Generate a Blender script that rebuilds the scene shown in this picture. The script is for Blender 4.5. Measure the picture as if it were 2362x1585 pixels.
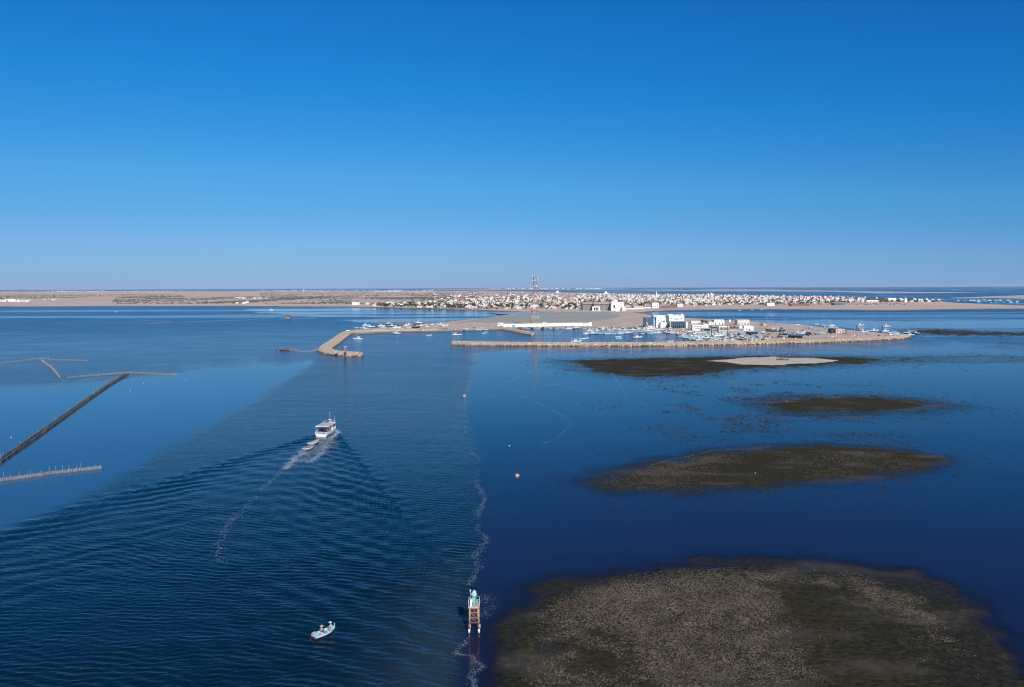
import bpy, bmesh, math, random
import numpy as np
from mathutils import Vector, Matrix
from mathutils.geometry import tessellate_polygon
random.seed(7); RNG = np.random.default_rng(7)
for o in list(bpy.data.objects): bpy.data.objects.remove(o)
SC = bpy.context.scene
COL = SC.collection

# ------------------------------------------------------------------ camera
F = 1687.0; CX, CY = 1181.0, 792.5; CAMH = 50.0
PITCH = math.atan((792.5 - 662.0) / F); ROLL = math.atan(8 / 2362)
Fv = Vector((0, math.cos(PITCH), -math.sin(PITCH)))
Rv = Vector((1, 0, 0)); Uv = Rv.cross(Fv)
R2 = Rv * math.cos(ROLL) - Uv * math.sin(ROLL); U2 = Uv * math.cos(ROLL) + Rv * math.sin(ROLL)
cd = bpy.data.cameras.new('camera'); cam = bpy.data.objects.new('camera', cd); COL.objects.link(cam)
cd.sensor_width = 36; cd.lens = 36 * F / 2362; cd.clip_start = 1; cd.clip_end = 200000
cam.matrix_world = Matrix(((R2.x, U2.x, -Fv.x, 0), (R2.y, U2.y, -Fv.y, 0), (R2.z, U2.z, -Fv.z, CAMH), (0, 0, 0, 1)))
SC.camera = cam

# ------------------------------------------------------------------ sky, sun, exposure
SUN_EL, SUN_AZ = math.radians(34), math.radians(162)
W = bpy.data.worlds.new('World'); SC.world = W; W.use_nodes = True
nt = W.node_tree; bg = nt.nodes['Background']
sky = nt.nodes.new('ShaderNodeTexSky'); sky.sky_type = 'NISHITA'; sky.sun_disc = False
sky.sun_elevation = SUN_EL; sky.sun_rotation = SUN_AZ
sky.air_density = 0.5; sky.dust_density = 0.0; sky.ozone_density = 8.0; sky.altitude = 3000
def scaled(src, k):
    v = nt.nodes.new('ShaderNodeVectorMath'); v.operation = 'SCALE'; v.inputs['Scale'].default_value = k; nt.links.new(src, v.inputs[0]); return v.outputs[0]
crv = nt.nodes.new('ShaderNodeRGBCurve'); nt.links.new(scaled(sky.outputs[0], .05), crv.inputs['Color'])
for ch, pts in ((0, [(0, 0), (.019, .010), (.027, .017), (.047, .075), (.098, .185), (.15, .23), (.22, .25), (1, .6)]), (1, [(0, 0), (.045, .18), (.065, .245), (.112, .355), (.22, .42), (.30, .42), (.38, .39), (1, .6)]), (2, [(0, 0), (.125, .60), (.176, .69), (.286, .745), (.47, .72), (.55, .67), (.58, .60), (1, .60)])):
    c = crv.mapping.curves[ch]
    for q in pts[1:-1]: c.points.new(*q)
    c.points[-1].location = pts[-1]
    for q in c.points: q.handle_type = 'VECTOR'
crv.mapping.update()
# Rayleigh phase: the clear sky is darkest at right angles to the sun
tcw = nt.nodes.new('ShaderNodeTexCoord'); dt = nt.nodes.new('ShaderNodeVectorMath'); dt.operation = 'DOT_PRODUCT'; nt.links.new(tcw.outputs['Generated'], dt.inputs[0])
dt.inputs[1].default_value = (math.sin(SUN_AZ) * math.cos(SUN_EL), math.cos(SUN_AZ) * math.cos(SUN_EL), math.sin(SUN_EL))
sq = nt.nodes.new('ShaderNodeMath'); sq.operation = 'MULTIPLY'; nt.links.new(dt.outputs['Value'], sq.inputs[0]); nt.links.new(dt.outputs['Value'], sq.inputs[1])
ph = nt.nodes.new('ShaderNodeMath'); ph.operation = 'MULTIPLY_ADD'; nt.links.new(sq.outputs[0], ph.inputs[0]); ph.inputs[1].default_value = 5.8; ph.inputs[2].default_value = 7.5
fin = nt.nodes.new('ShaderNodeVectorMath'); fin.operation = 'SCALE'; nt.links.new(crv.outputs[0], fin.inputs[0]); nt.links.new(ph.outputs[0], fin.inputs['Scale']); nt.links.new(fin.outputs[0], bg.inputs[0])
bg.inputs[1].default_value = 0.1
sl = bpy.data.lights.new('sun', 'SUN'); sl.energy = 4.8; sl.angle = math.radians(0.5); sl.color = (1, 0.95, 0.88)
so = bpy.data.objects.new('sun', sl); COL.objects.link(so)
sd = Vector((math.sin(SUN_AZ) * math.cos(SUN_EL), math.cos(SUN_AZ) * math.cos(SUN_EL), math.sin(SUN_EL)))
so.rotation_euler = sd.to_track_quat('Z', 'Y').to_euler(); so.location = (0, -100, 300)
SC.view_settings.view_transform = 'Standard'; SC.view_settings.look = 'None'
SC.cycles.use_denoising = True; SC.cycles.pixel_filter_type = 'BLACKMAN_HARRIS'; SC.cycles.filter_width = 1.15
SC.view_settings.exposure = 0.0; SC.view_settings.gamma = 1; SC.view_settings.use_curve_mapping = False

# ------------------------------------------------------------------ helpers: the ground under a sight line
def ray(px, py): return R2 * ((px - CX) / F) + U2 * (-(py - CY) / F) + Fv
def G(px, py, z=0.0):
    d = ray(px, py); t = (z - CAMH) / d.z
    return Vector((d.x * t, d.y * t, z))
def mpp(px, py, z=0.0):
    d = ray(px, py); return (z - CAMH) / d.z / F          # metres per source pixel there
def proj(x, y, z=0.0):
    x = np.asarray(x, float); y = np.asarray(y, float); zz = z - CAMH
    c = x * Fv.x + y * Fv.y + zz * Fv.z; c = np.maximum(c, 0.5)
    return CX + F * (x * R2.x + y * R2.y + zz * R2.z) / c, CY - F * (x * U2.x + y * U2.y + zz * U2.z) / c

def _h(ix, iy, s):
    n = (ix.astype(np.int64) * 374761393 + iy.astype(np.int64) * 668265263 + s * 974711) & 0x7fffffff
    n = ((n ^ (n >> 13)) * 1274126177) & 0x7fffffff
    return ((n ^ (n >> 16)) & 0xffff) / 65535.0
def vnoise(x, y, s=0):
    x = np.asarray(x, float); y = np.asarray(y, float)
    ix = np.floor(x); iy = np.floor(y); fx = x - ix; fy = y - iy
    fx = fx * fx * (3 - 2 * fx); fy = fy * fy * (3 - 2 * fy)
    a = _h(ix, iy, s); b = _h(ix + 1, iy, s); c = _h(ix, iy + 1, s); d = _h(ix + 1, iy + 1, s)
    return (a + (b - a) * fx) * (1 - fy) + (c + (d - c) * fx) * fy
def fbm(x, y, s=0, o=4):
    v = 0; a = .5; t = 0
    for i in range(o):
        v = v + a * vnoise(x * 2 ** i + 17.3 * i, y * 2 ** i - 9.1 * i, s + i); t += a; a *= .5
    return v / t
def sdist(x, y, poly):
    """signed distance (positive inside) to a polygon"""
    x = np.asarray(x, float); y = np.asarray(y, float)
    d = np.full(x.shape, 1e18); ins = np.zeros(x.shape, bool); n = len(poly)
    for i in range(n):
        (ax, ay), (bx, by) = poly[i][:2], poly[(i + 1) % n][:2]
        ex, ey = bx - ax, by - ay
        t = np.clip(((x - ax) * ex + (y - ay) * ey) / (ex * ex + ey * ey + 1e-12), 0, 1)
        d = np.minimum(d, (x - ax - t * ex) ** 2 + (y - ay - t * ey) ** 2)
        c = ((ay <= y) & (by > y)) | ((by <= y) & (ay > y))
        xi = ax + (y - ay) * ex / (ey if abs(ey) > 1e-12 else 1e-12)
        ins ^= c & (x < xi)
    return np.where(ins, 1, -1) * np.sqrt(d)
def sstep(a, b, v):
    t = np.clip((v - a) / (b - a), 0, 1); return t * t * (3 - 2 * t)

# ------------------------------------------------------------------ materials
MATS = {}
def mat(name, c1, c2=None, rough=0.7, scale=1.0, metallic=0.0, bump=0.0, spec=0.4, detail=5, stretch=(1, 1, 1), coord='Object', c3=None, scale3=20):
    if name in MATS: return MATS[name]
    m = bpy.data.materials.new(name); m.use_nodes = True; n = m.node_tree; b = n.nodes['Principled BSDF']
    b.inputs['Roughness'].default_value = rough; b.inputs['Metallic'].default_value = metallic
    b.inputs['Specular IOR Level'].default_value = spec
    c2 = c2 or tuple(v * .8 for v in c1)
    if coord == 'World':
        g = n.nodes.new('ShaderNodeNewGeometry'); src = g.outputs['Position']
    else:
        g = n.nodes.new('ShaderNodeTexCoord'); src = g.outputs['Object']
    mp = n.nodes.new('ShaderNodeMapping'); mp.inputs['Scale'].default_value = stretch; n.links.new(src, mp.inputs[0])
    tx = n.nodes.new('ShaderNodeTexNoise'); tx.inputs['Scale'].default_value = scale; tx.inputs['Detail'].default_value = detail
    tx.inputs['Roughness'].default_value = .65
    n.links.new(mp.outputs[0], tx.inputs['Vector'])
    r = n.nodes.new('ShaderNodeValToRGB'); r.color_ramp.elements[0].position = .35; r.color_ramp.elements[1].position = .65
    r.color_ramp.elements[0].color = (*c1, 1); r.color_ramp.elements[1].color = (*c2, 1)
    n.links.new(tx.outputs[0], r.inputs[0]); out = r.outputs[0]
    if c3:
        t3 = n.nodes.new('ShaderNodeTexNoise'); t3.inputs['Scale'].default_value = scale3; t3.inputs['Detail'].default_value = 4
        n.links.new(mp.outputs[0], t3.inputs['Vector'])
        r3 = n.nodes.new('ShaderNodeValToRGB'); r3.color_ramp.elements[0].position = .52; r3.color_ramp.elements[1].position = .66
        n.links.new(t3.outputs[0], r3.inputs[0])
        mx = n.nodes.new('ShaderNodeMix'); mx.data_type = 'RGBA'; n.links.new(r3.outputs[0], mx.inputs[0])
        n.links.new(out, mx.inputs[6]); mx.inputs[7].default_value = (*c3, 1); out = mx.outputs[2]
    n.links.new(out, b.inputs['Base Color'])
    if bump:
        bp = n.nodes.new('ShaderNodeBump'); bp.inputs['Strength'].default_value = 1; bp.inputs['Distance'].default_value = bump
        n.links.new(tx.outputs[0], bp.inputs['Height']); n.links.new(bp.outputs[0], b.inputs['Normal'])
    MATS[name] = m; return m
white = mat('whitewash', (.82, .81, .78), (.70, .69, .66), .8, .35)
cream = mat('cream_render', (.72, .66, .54), (.64, .58, .47), .8, .35)
pinkw = mat('pink_render', (.66, .44, .38), (.58, .38, .33), .85, .35)
brickw = mat('bare_brick', (.36, .18, .13), (.45, .25, .18), .9, .5)
greyw = mat('bare_concrete', (.40, .38, .36), (.32, .31, .30), .9, .4)
dark = mat('dark_opening', (.02, .022, .028), (.03, .03, .035), .4, 1)
bluepaint = mat('blue_paint', (.06, .33, .55), (.05, .28, .48), .5, .8)
skypaint = mat('pale_blue_paint', (.30, .52, .66), (.26, .46, .60), .5, .8)
shadeglass = mat('shade_blue_glazing', (.035, .075, .15), (.05, .10, .19), .25, .4)  # dark blue stands in for the shade on the harbour building facades
roofsand = mat('sand_roof', (.52, .38, .27), (.46, .33, .24), .9, .2)
hallgrey = mat('hall_grey_wall', (.17, .16, .165), (.20, .19, .19), .85, .3)
rockm = mat('armour_rock', (.53, .405, .30), (.35, .265, .195), .9, .9, c3=(.60, .49, .40), scale3=.5, coord='World')
rockwet = mat('wet_rock', (.085, .07, .045), (.14, .11, .075), .8, .9, coord='World')
sandm = mat('sand_ground', (.58, .435, .335), (.47, .35, .27), .95, .02, c3=(.34, .28, .24), scale3=.05, coord='World', detail=8)
quaym = mat('quay_concrete', (.50, .44, .40), (.42, .37, .34), .9, .05, coord='World', detail=8)
flatm = mat('tidal_mud', (.30, .295, .245), (.36, .35, .29), .8, .01, stretch=(.3, 1, 1), coord='World', detail=8)
plainm = mat('island_plain', (.63, .46, .36), (.52, .375, .295), .95, .0022, stretch=(.5, 1, 1), c3=(.36, .28, .235), scale3=.012, coord='World', detail=9)
redsoil = mat('red_soil', (.40, .21, .15), (.35, .2, .15), .95, .02, coord='World')
scrubm = mat('scrub_leaves', (.085, .08, .055), (.13, .115, .085), .9, .1, coord='World')
treem = mat('tree_leaves', (.045, .06, .03), (.075, .09, .05), .9, .4)
barkm = mat('bark', (.16, .11, .08), None, .9, 2)
steelred = mat('red_painted_steel', (.55, .25, .19), (.46, .21, .16), .5, 1)
steelwhite = mat('white_painted_steel', (.70, .64, .61), (.60, .55, .52), .5, 1)
steelgrey = mat('galvanised_steel', (.42, .44, .46), (.36, .38, .4), .5, 1)
hullwhite = mat('white_boat_paint', (.80, .81, .80), (.68, .70, .70), .4, 1.2)
hullturq = mat('turquoise_boat_paint', (.16, .52, .60), (.13, .45, .53), .4, 1.5)
hullblue = mat('blue_boat_paint', (.05, .20, .42), (.04, .16, .36), .4, 1.2)
hullslate = mat('slate_blue_boat_paint', (.10, .14, .22), (.08, .11, .18), .5, 1.2)
hullblack = mat('black_boat_paint', (.02, .02, .024), (.035, .033, .03), .5, 1.2)
hullred = mat('dark_red_antifoul', (.20, .022, .02), (.15, .02, .018), .6, 1.5)
hullbrown = mat('brown_boat_planks', (.20, .13, .09), (.15, .10, .07), .7, 1.5)
hullgreen = mat('sea_green_boat_paint', (.28, .48, .42), (.24, .42, .38), .5, 1.2)
deckwood = mat('boat_deck_boards', (.33, .26, .21), (.26, .21, .17), .8, 2.0)
decktan = mat('faded_canopy', (.50, .44, .42), (.43, .38, .37), .85, 1.5)
stickm = mat('palm_stick', (.36, .335, .29), (.26, .24, .205), .95, 3)
stickdark = mat('weedy_palm_stick', (.085, .085, .075), (.14, .135, .115), .95, 2)
woodred = mat('reddish_brush', (.22, .12, .09), (.17, .10, .08), .95, 2)
beaconcream = mat('rusty_cream_paint', (.52, .40, .25), (.36, .20, .11), .7, 2.2)
beaconrust = mat('rust_red_paint', (.30, .09, .05), (.38, .15, .09), .75, 3)
beacongreen = mat('beacon_green', (.02, .36, .22), (.03, .42, .27), .5, 1.5)
weedleg = mat('weed_covered_leg', (.03, .03, .018), (.045, .04, .02), .8, 3)
skinm = mat('skin', (.42, .25, .17), (.38, .22, .15), .6, 3)
foamm = mat('foam', (.60, .66, .70), (.46, .53, .58), .9, 1)
churnm = mat('churned_foam', (.76, .80, .82), (.62, .68, .72), .9, 1)
def _thin(m, k):
    n = m.node_tree; o = n.nodes['Material Output']; t = n.nodes.new('ShaderNodeBsdfTransparent'); x = n.nodes.new('ShaderNodeMixShader'); x.inputs[0].default_value = k
    n.links.new(n.nodes['Principled BSDF'].outputs[0], x.inputs[2]); n.links.new(t.outputs[0], x.inputs[1]); n.links.new(x.outputs[0], o.inputs['Surface'])
_thin(foamm, .55)                                                     # foam lets part of the water show through

# ------------------------------------------------------------------ mesh builder
class MB:
    def __init__(s): s.v = []; s.f = []; s.m = []
    def add(s, vs, fs, mi=0):
        o = len(s.v); s.v += [tuple(v) for v in vs]; s.f += [tuple(i + o for i in f) for f in fs]; s.m += [mi] * len(fs)
    def box(s, c, d, mi=0, rz=0, bottom=True):
        x, y, z = d[0] / 2, d[1] / 2, d[2] / 2; ca, sa = math.cos(rz), math.sin(rz); vs = []
        for dz in (-z, z):
            for dx, dy in ((-x, -y), (x, -y), (x, y), (-x, y)):
                vs.append((c[0] + dx * ca - dy * sa, c[1] + dx * sa + dy * ca, c[2] + dz))
        fs = [(4, 5, 6, 7), (0, 1, 5, 4), (1, 2, 6, 5), (2, 3, 7, 6), (3, 0, 4, 7)] + ([(3, 2, 1, 0)] if bottom else [])
        s.add(vs, fs, mi)
    def tube(s, p, q, r0, r1=None, n=6, mi=0, cap=True):
        r1 = r0 if r1 is None else r1; p = Vector(p); q = Vector(q); d = (q - p).normalized()
        a = d.orthogonal().normalized(); b = d.cross(a); vs = []
        for c, r in ((p, r0), (q, r1)):
            for i in range(n):
                t = 2 * math.pi * i / n; vs.append(c + a * r * math.cos(t) + b * r * math.sin(t))
        fs = [(i, (i + 1) % n, n + (i + 1) % n, n + i) for i in range(n)]
        if cap: fs += [tuple(range(n))[::-1], tuple(range(n, 2 * n))]
        s.add(vs, fs, mi)
    def vault(s, w, d, h0, rise, mi=0, n=10, c=(0, 0, 0)):
        prof = [(-w / 2, 0), (-w / 2, h0)] + [(-w / 2 * math.cos(math.pi * i / n), h0 + rise * math.sin(math.pi * i / n)) for i in range(1, n)] + [(w / 2, h0), (w / 2, 0)]
        k = len(prof); vs = [(c[0] + x, c[1] + y, c[2] + z) for y in (-d / 2, d / 2) for x, z in prof]
        s.add(vs, [(i, i + 1, k + i + 1, k + i)[::-1] for i in range(k - 1)] + [tuple(range(k)), tuple(range(k, 2 * k))[::-1]], mi)
    def dome(s, c, r, mi=0, n=10, m=5, sz=1.0):
        vs = []; fs = []
        for j in range(m):
            a = math.pi / 2 * j / m
            for i in range(n):
                t = 2 * math.pi * i / n; vs.append((c[0] + r * math.cos(a) * math.cos(t), c[1] + r * math.cos(a) * math.sin(t), c[2] + r * sz * math.sin(a)))
        vs.append((c[0], c[1], c[2] + r * sz)); top = len(vs) - 1
        for j in range(m - 1):
            for i in range(n): fs.append((j * n + i, j * n + (i + 1) % n, (j + 1) * n + (i + 1) % n, (j + 1) * n + i))
        for i in range(n): fs.append(((m - 1) * n + i, (m - 1) * n + (i + 1) % n, top))
        s.add(vs, fs, mi)
    def mesh(s, name, mats, smooth=False):
        me = bpy.data.meshes.new(name); me.from_pydata(s.v, [], s.f)
        for m in (mats if isinstance(mats, (list, tuple)) else [mats]): me.materials.append(m)
        if s.m and max(s.m): me.polygons.foreach_set('material_index', s.m)
        if smooth: me.polygons.foreach_set('use_smooth', [True] * len(me.polygons))
        me.update(); return me
def npmesh(name, V, Fq, mats, mi=None, smooth=False):
    me = bpy.data.meshes.new(name); V = np.asarray(V, np.float32); Fq = np.asarray(Fq, np.int32); k = Fq.shape[1]; n = len(Fq)
    me.vertices.add(len(V)); me.vertices.foreach_set('co', V.ravel())
    me.loops.add(n * k); me.loops.foreach_set('vertex_index', Fq.ravel())
    me.polygons.add(n); me.polygons.foreach_set('loop_start', np.arange(0, n * k, k, dtype=np.int32))
    for m in (mats if isinstance(mats, (list, tuple)) else [mats]): me.materials.append(m)
    if mi is not None: me.polygons.foreach_set('material_index', np.asarray(mi, np.int32))
    if smooth: me.polygons.foreach_set('use_smooth', np.ones(n, bool))
    me.update(); me.validate(); return me
def obj(name, me, parent=None, loc=(0, 0, 0), rz=0.0, kind=None):
    o = bpy.data.objects.new(name, me); COL.objects.link(o); o.location = loc; o.rotation_euler = (0, 0, rz)
    if parent: o.parent = parent
    if kind: o['kind'] = kind
    return o
def tag(o, label, cat, group=None):
    o['label'] = label; o['category'] = cat
    if group: o['group'] = group
    return o
def thing(name, label, cat, loc=(0, 0, 0), rz=0.0, group=None, scale=1.0):
    o = obj(name, None, None, loc, rz); o.empty_display_size = .5; o.scale = (scale,) * 3 if isinstance(scale, (int, float)) else scale
    return tag(o, label, cat, group)
def spawn(spec, label, cat, loc, rz=0.0, group=None, scale=1.0):
    """spec = (name, [(part, mesh, [(subpart, mesh)])]); a new thing whose parts share mesh data"""
    r = thing(spec[0], label, cat, loc, rz, group, scale)
    for p in spec[1]:
        c = obj(p[0], p[1], r)
        for q in (p[2] if len(p) > 2 else []): obj(q[0], q[1], c)
    return r
def one(name, fn, mats, parent=None, smooth=False, kind=None, loc=(0, 0, 0), rz=0):
    b = MB(); fn(b); return obj(name, b.mesh(name, mats, smooth), parent, loc, rz, kind)
def bx(name, c, d, m, parent, rz=0):
    return one(name, lambda b: b.box(c, d, 0, rz), m, parent)
def tb(name, p, q, r0, m, parent, r1=None, n=6):
    return one(name, lambda b: b.tube(p, q, r0, r1, n), m, parent, True)

#@@PART2
# ------------------------------------------------------------------ where the calm, the ripples and the shoals lie
PX = lambda poly: [tuple(G(x, y)[:2]) for x, y in poly]
CALM_LEFT = [(-600, 910), (0, 897), (160, 885), (430, 852), (560, 843), (715, 836), (690, 860), (640, 890), (560, 940), (480, 985), (430, 1010), (330, 1070), (235, 1120), (150, 1165), (0, 1225), (-600, 1420)]
CALM_RIGHT = [(1096, 803), (1500, 803), (1900, 800), (2120, 797), (2362, 804), (3000, 815), (4200, 1900), (1010, 1900), (1062, 1480), (1082, 1400), (1092, 1300), (1112, 1240), (1120, 1180), (1098, 1110), (1108, 1060), (1082, 1000), (1074, 900), (1085, 850)]
BACK_CALM = [(1600, 737), (1700, 739), (1900, 737.5), (2100, 741), (2362, 738), (2900, 738), (2900, 772), (2362, 778), (2130, 778), (2080, 770), (1900, 752), (1700, 742)]
BAY_CALM = [(560, 712), (800, 709), (1210, 715), (1210, 722), (1120, 735), (960, 747), (880, 745), (800, 741), (730, 730), (600, 722)]
SHOALS = {   # name: outline, top above the water, slope width inside and outside (m), mesh step (m)
    'near': ([(1160, 1900), (1188, 1560), (1196, 1490), (1208, 1420), (1260, 1376), (1330, 1348), (1430, 1320), (1600, 1304), (1750, 1302), (1950, 1313), (2090, 1335), (2220, 1385), (2290, 1470), (2350, 1900)], .08, 12, 12, .38),
    'middle': ([(1345, 1116), (1420, 1088), (1520, 1064), (1620, 1045), (1750, 1032), (1900, 1027), (2060, 1034), (2175, 1055), (2150, 1080), (2020, 1102), (1850, 1118), (1700, 1129), (1550, 1137), (1430, 1136)], .07, 10, 12, .55),
    'far': ([(1735, 934), (1790, 920), (1900, 914), (2040, 916), (2140, 925), (2200, 936), (2120, 947), (1960, 954), (1810, 951)], .07, 12, 24, .8),
    'sandy': ([(1290, 831), (1420, 827), (1600, 823), (1750, 820.5), (1920, 822), (2060, 824), (2200, 822), (2400, 824), (2400, 833), (2200, 834), (2040, 837), (1920, 844), (1780, 851), (1680, 855), (1630, 868), (1500, 873), (1400, 866), (1330, 848)], .07, 14, 34, 1.1),
    'back': ([(2060, 762), (2120, 757), (2250, 762), (2400, 767), (2800, 772), (2800, 778), (2362, 777), (2200, 775), (2110, 773)], .02, 30, 16, 3.0),
}
def shoal_height(key, x, y):
    poly, top, wi, wo, _ = SHOALS[key]
    d = sdist(x, y, PX(poly)) + (fbm(x / 7, y / 7, 5) - .5) * wi * .9
    if key == 'near': top = np.maximum(top - .0045 * np.maximum(x - 36, 0), .0)
    if key == 'sandy': top = top - .0012 * np.maximum(x - 205, 0)
    return np.where(d > 0, -.03 + (top + .03) * sstep(0, wi, d), -.03 - 1.5 * sstep(0, wo, -d))
MOTTLE = PX([(1440, 905), (1700, 880), (1950, 885), (2120, 965), (2010, 1020), (1600, 1015), (1470, 965)])

# ------------------------------------------------------------------ sea: one sheet to the horizon, finer where it is near
def rings():
    r = [0.5, 10, 30, 50, 65]; q = 78.0
    while q < 260: r.append(q); q *= 1.0027
    while q < 2200: r.append(q); q *= 1.009
    while q < 34000: r.append(q); q *= 1.028
    return np.array(r + [34000.0])
RR = rings()
TH = np.concatenate([np.linspace(-math.pi, -.86, 40, endpoint=False), np.linspace(-.86, .86, 640), np.linspace(.86, math.pi, 41)[1:-1]])
NR, NT = len(RR), len(TH)
rg, tg = np.meshgrid(RR, TH, indexing='ij')
X = (rg * np.sin(tg)).ravel(); Y = (rg * np.cos(tg)).ravel(); RAD = rg.ravel()
FERRY = G(744, 1006)
px, py = proj(X, Y)
front = (Y > 20)
px = np.where(front, px, -5e4); py = np.where(front, py, 5e4)
def soft(poly, w, far=1.0):
    d = np.full(X.shape, -1e3); k = front
    n = (fbm(X[k] / 6, Y[k] / 12, 11) - .5) * 1.3 + (fbm(X[k] / 26, Y[k] / 40, 12) - .5) * 2.2
    d[k] = sdist(px[k], py[k], poly) + n * w * .9
    return sstep(-w, w, d)
cl = soft(CALM_LEFT, 14); cr = soft(CALM_RIGHT, 20); cb = soft(BACK_CALM, 2.0); bb = soft(BAY_CALM, 3)
ripple = 1.0 - np.maximum.reduce([cl, cr])
streak = fbm(X / 260, Y / 55, 31, 4)
ripple *= np.where(cb > 0, 1 - cb * np.where(py < 757, .9, .6), 1)
ripple *= 1 - bb * sstep(.38, .55, streak) * .92
far_calm = sstep(.56, .66, fbm(X / 900, Y / 160, 41, 4)) * sstep(900, 1300, RAD)
ripple *= 1 - .6 * far_calm
gust = fbm(X / 38, Y / 16, 51, 4)
ripple *= .72 + .56 * gust
# boat tracks: old wakes lying as smooth lines on the calm water
def track(pts, w):
    P = PX(pts); d = np.full(X.shape, 1e9); k = front & (RAD < 700)
    for a, b in zip(P[:-1], P[1:]):
        ex, ey = b[0] - a[0], b[1] - a[1]
        t = np.clip(((X[k] - a[0]) * ex + (Y[k] - a[1]) * ey) / (ex * ex + ey * ey), 0, 1)
        d[k] = np.minimum(d[k], np.hypot(X[k] - a[0] - t * ex, Y[k] - a[1] - t * ey))
    return np.exp(-(d / w) ** 2)
tracks = np.maximum.reduce([track([(1100, 922), (1220, 897), (1330, 880), (1460, 868)], 1.6), track([(1220, 884), (1300, 890), (1340, 900), (1385, 904)], 1.2), track([(1190, 908), (1260, 938), (1320, 972), (1290, 1010), (1250, 1026)], 1.0), track([(1150, 890), (1200, 868), (1228, 856)], 1.4)])
depthz = np.full(X.shape, -3.0)
for key in SHOALS:
    P = PX(SHOALS[key][0]); ax = [p[0] for p in P]; ay = [p[1] for p in P]
    k = (X > min(ax) - 30) & (X < max(ax) + 30) & (Y > min(ay) - 30) & (Y < max(ay) + 30)
    depthz[k] = np.maximum(depthz[k], shoal_height(key, X[k], Y[k]))
clear = np.exp(-np.maximum(-depthz, 0) / .34) * (depthz > -2)
k = front & (RAD < 420); md = np.full(X.shape, -99.0); md[k] = sdist(X[k], Y[k], MOTTLE)
mott = sstep(-14, 16, md) * sstep(.50, .62, fbm(X / 3.2, Y / 5.0, 61, 5))
# colour of the water itself, plus painted-in lens vignetting near and to the right
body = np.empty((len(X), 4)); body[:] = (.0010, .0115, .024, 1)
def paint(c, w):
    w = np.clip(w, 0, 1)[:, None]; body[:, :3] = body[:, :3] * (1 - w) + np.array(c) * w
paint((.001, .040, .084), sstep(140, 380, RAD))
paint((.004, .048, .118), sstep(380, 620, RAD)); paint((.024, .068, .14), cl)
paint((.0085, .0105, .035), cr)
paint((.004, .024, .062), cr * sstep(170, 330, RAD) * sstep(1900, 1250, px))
silt = np.exp(-((X - G(1045, 1430)[0]) / np.where(X < G(1045, 1430)[0], 9, 2.2)) ** 2) * sstep(150, 96, RAD) * front
paint((.022, .035, .048), silt * .85 * (1 - clear))
paint((.012, .014, .016), mott * .75)
# wind ripples and the ferry's wake as real relief
Z = np.zeros(len(X)); near = front & (RAD > 70) & (RAD < 420) & (np.abs(tg.ravel()) < .86)
xn, yn = X[near], Y[near]
rw = np.zeros(len(xn)); rs = np.random.default_rng(3)
wx = (fbm(xn / 20, yn / 20, 71, 3) - .5) * 5; wy = (fbm(xn / 20, yn / 20, 81, 3) - .5) * 5
for i in range(26):
    lam = .7 * 2.4 ** rs.random(); a = rs.normal(0, .38) + .12
    kx, ky = math.sin(a) * 2 * math.pi / lam, math.cos(a) * 2 * math.pi / lam
    rw += .0066 * lam * sstep(1.8, 3.4, lam / (RAD[near] * .0027)) * np.sin(kx * (xn + wx) + ky * (yn + wy) + rs.random() * 6.28)
rw *= .45 + 1.1 * fbm(xn / 11, yn / 7, 91, 3)
u = Vector((.10, 1)).normalized(); bowx, bowy = FERRY.x + u.x * 12, FERRY.y + u.y * 12
dx, dy = xn - bowx, yn - bowy
bend = np.clip(-dy, 0, 400); dx = dx - 0.115 * bend
along = np.maximum(-(dx * u.x + dy * u.y), .01); side = np.abs(dx * u.y - dy * u.x) / 1.12
aa = np.maximum(side / along, 1e-3); inside = aa < .3535; ac = np.minimum(aa, .3534)
disc = np.sqrt(np.maximum(1 - 8 * ac * ac, 0)); k0 = 9.81 / 3.5 ** 2
tt = (1 + disc) / (4 * ac); th = np.arctan(tt); c2 = np.cos(th) ** 2
phd = k0 * (along * np.cos(th) + side * np.sin(th)) / c2
lamd = 2 * math.pi / k0 * c2
rr = np.hypot(along, side)
edge = np.where(inside, np.exp(-((.3535 - aa) / .12) ** 2) + .12, np.exp(-((aa - .3535) / .035) ** 2))
ampd = 2.1 / np.sqrt(rr + 14) * edge * sstep(1.3, 2.6, lamd) * sstep(0, 8, along)
tt2 = (1 - disc) / (4 * ac); th2 = np.arctan(tt2)
pht = k0 * (along * np.cos(th2) + side * np.sin(th2)) / np.cos(th2) ** 2
ampt = .85 / np.sqrt(rr + 14) * (aa < .36) * sstep(0, 8, along)
k35 = math.radians(35.3); lamc = 3.6 + rr * .007
phc = 2 * math.pi * (-along * math.cos(k35) + side * math.sin(k35)) / lamc + (fbm(xn / 11, yn / 11, 95, 4) - .5) * 8.0
ampc = .165 * (30 / (rr + 30)) ** .22 * np.exp(-((aa - .28) / np.where(aa > .28, .085, .17)) ** 2) * sstep(2, 14, along) * (.15 + 1.7 * fbm(xn / 18, yn / 30, 96, 3) ** 1.5)
wake = .35 * ampd * np.sin(phd + (fbm(xn / 9, yn / 9, 97, 3) - .5) * 2.5) + 0.42 * ampt * np.sin(pht + 1.0) + ampc * np.sin(phc)
wake *= np.where(dx * u.y - dy * u.x < 0, 1, .85) * (1 - .8 * cr[near])
fade = 1 - sstep(250, 420, RAD[near])
Z[near] = rw * (ripple[near] * .95 + .03) * fade + wake * (.35 + .65 * np.clip(ripple[near] * 1.3, 0, 1))
V = np.stack([X, Y, Z], 1)
ii, jj = np.meshgrid(np.arange(NR - 1), np.arange(NT), indexing='ij'); j2 = (jj + 1) % NT
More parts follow.
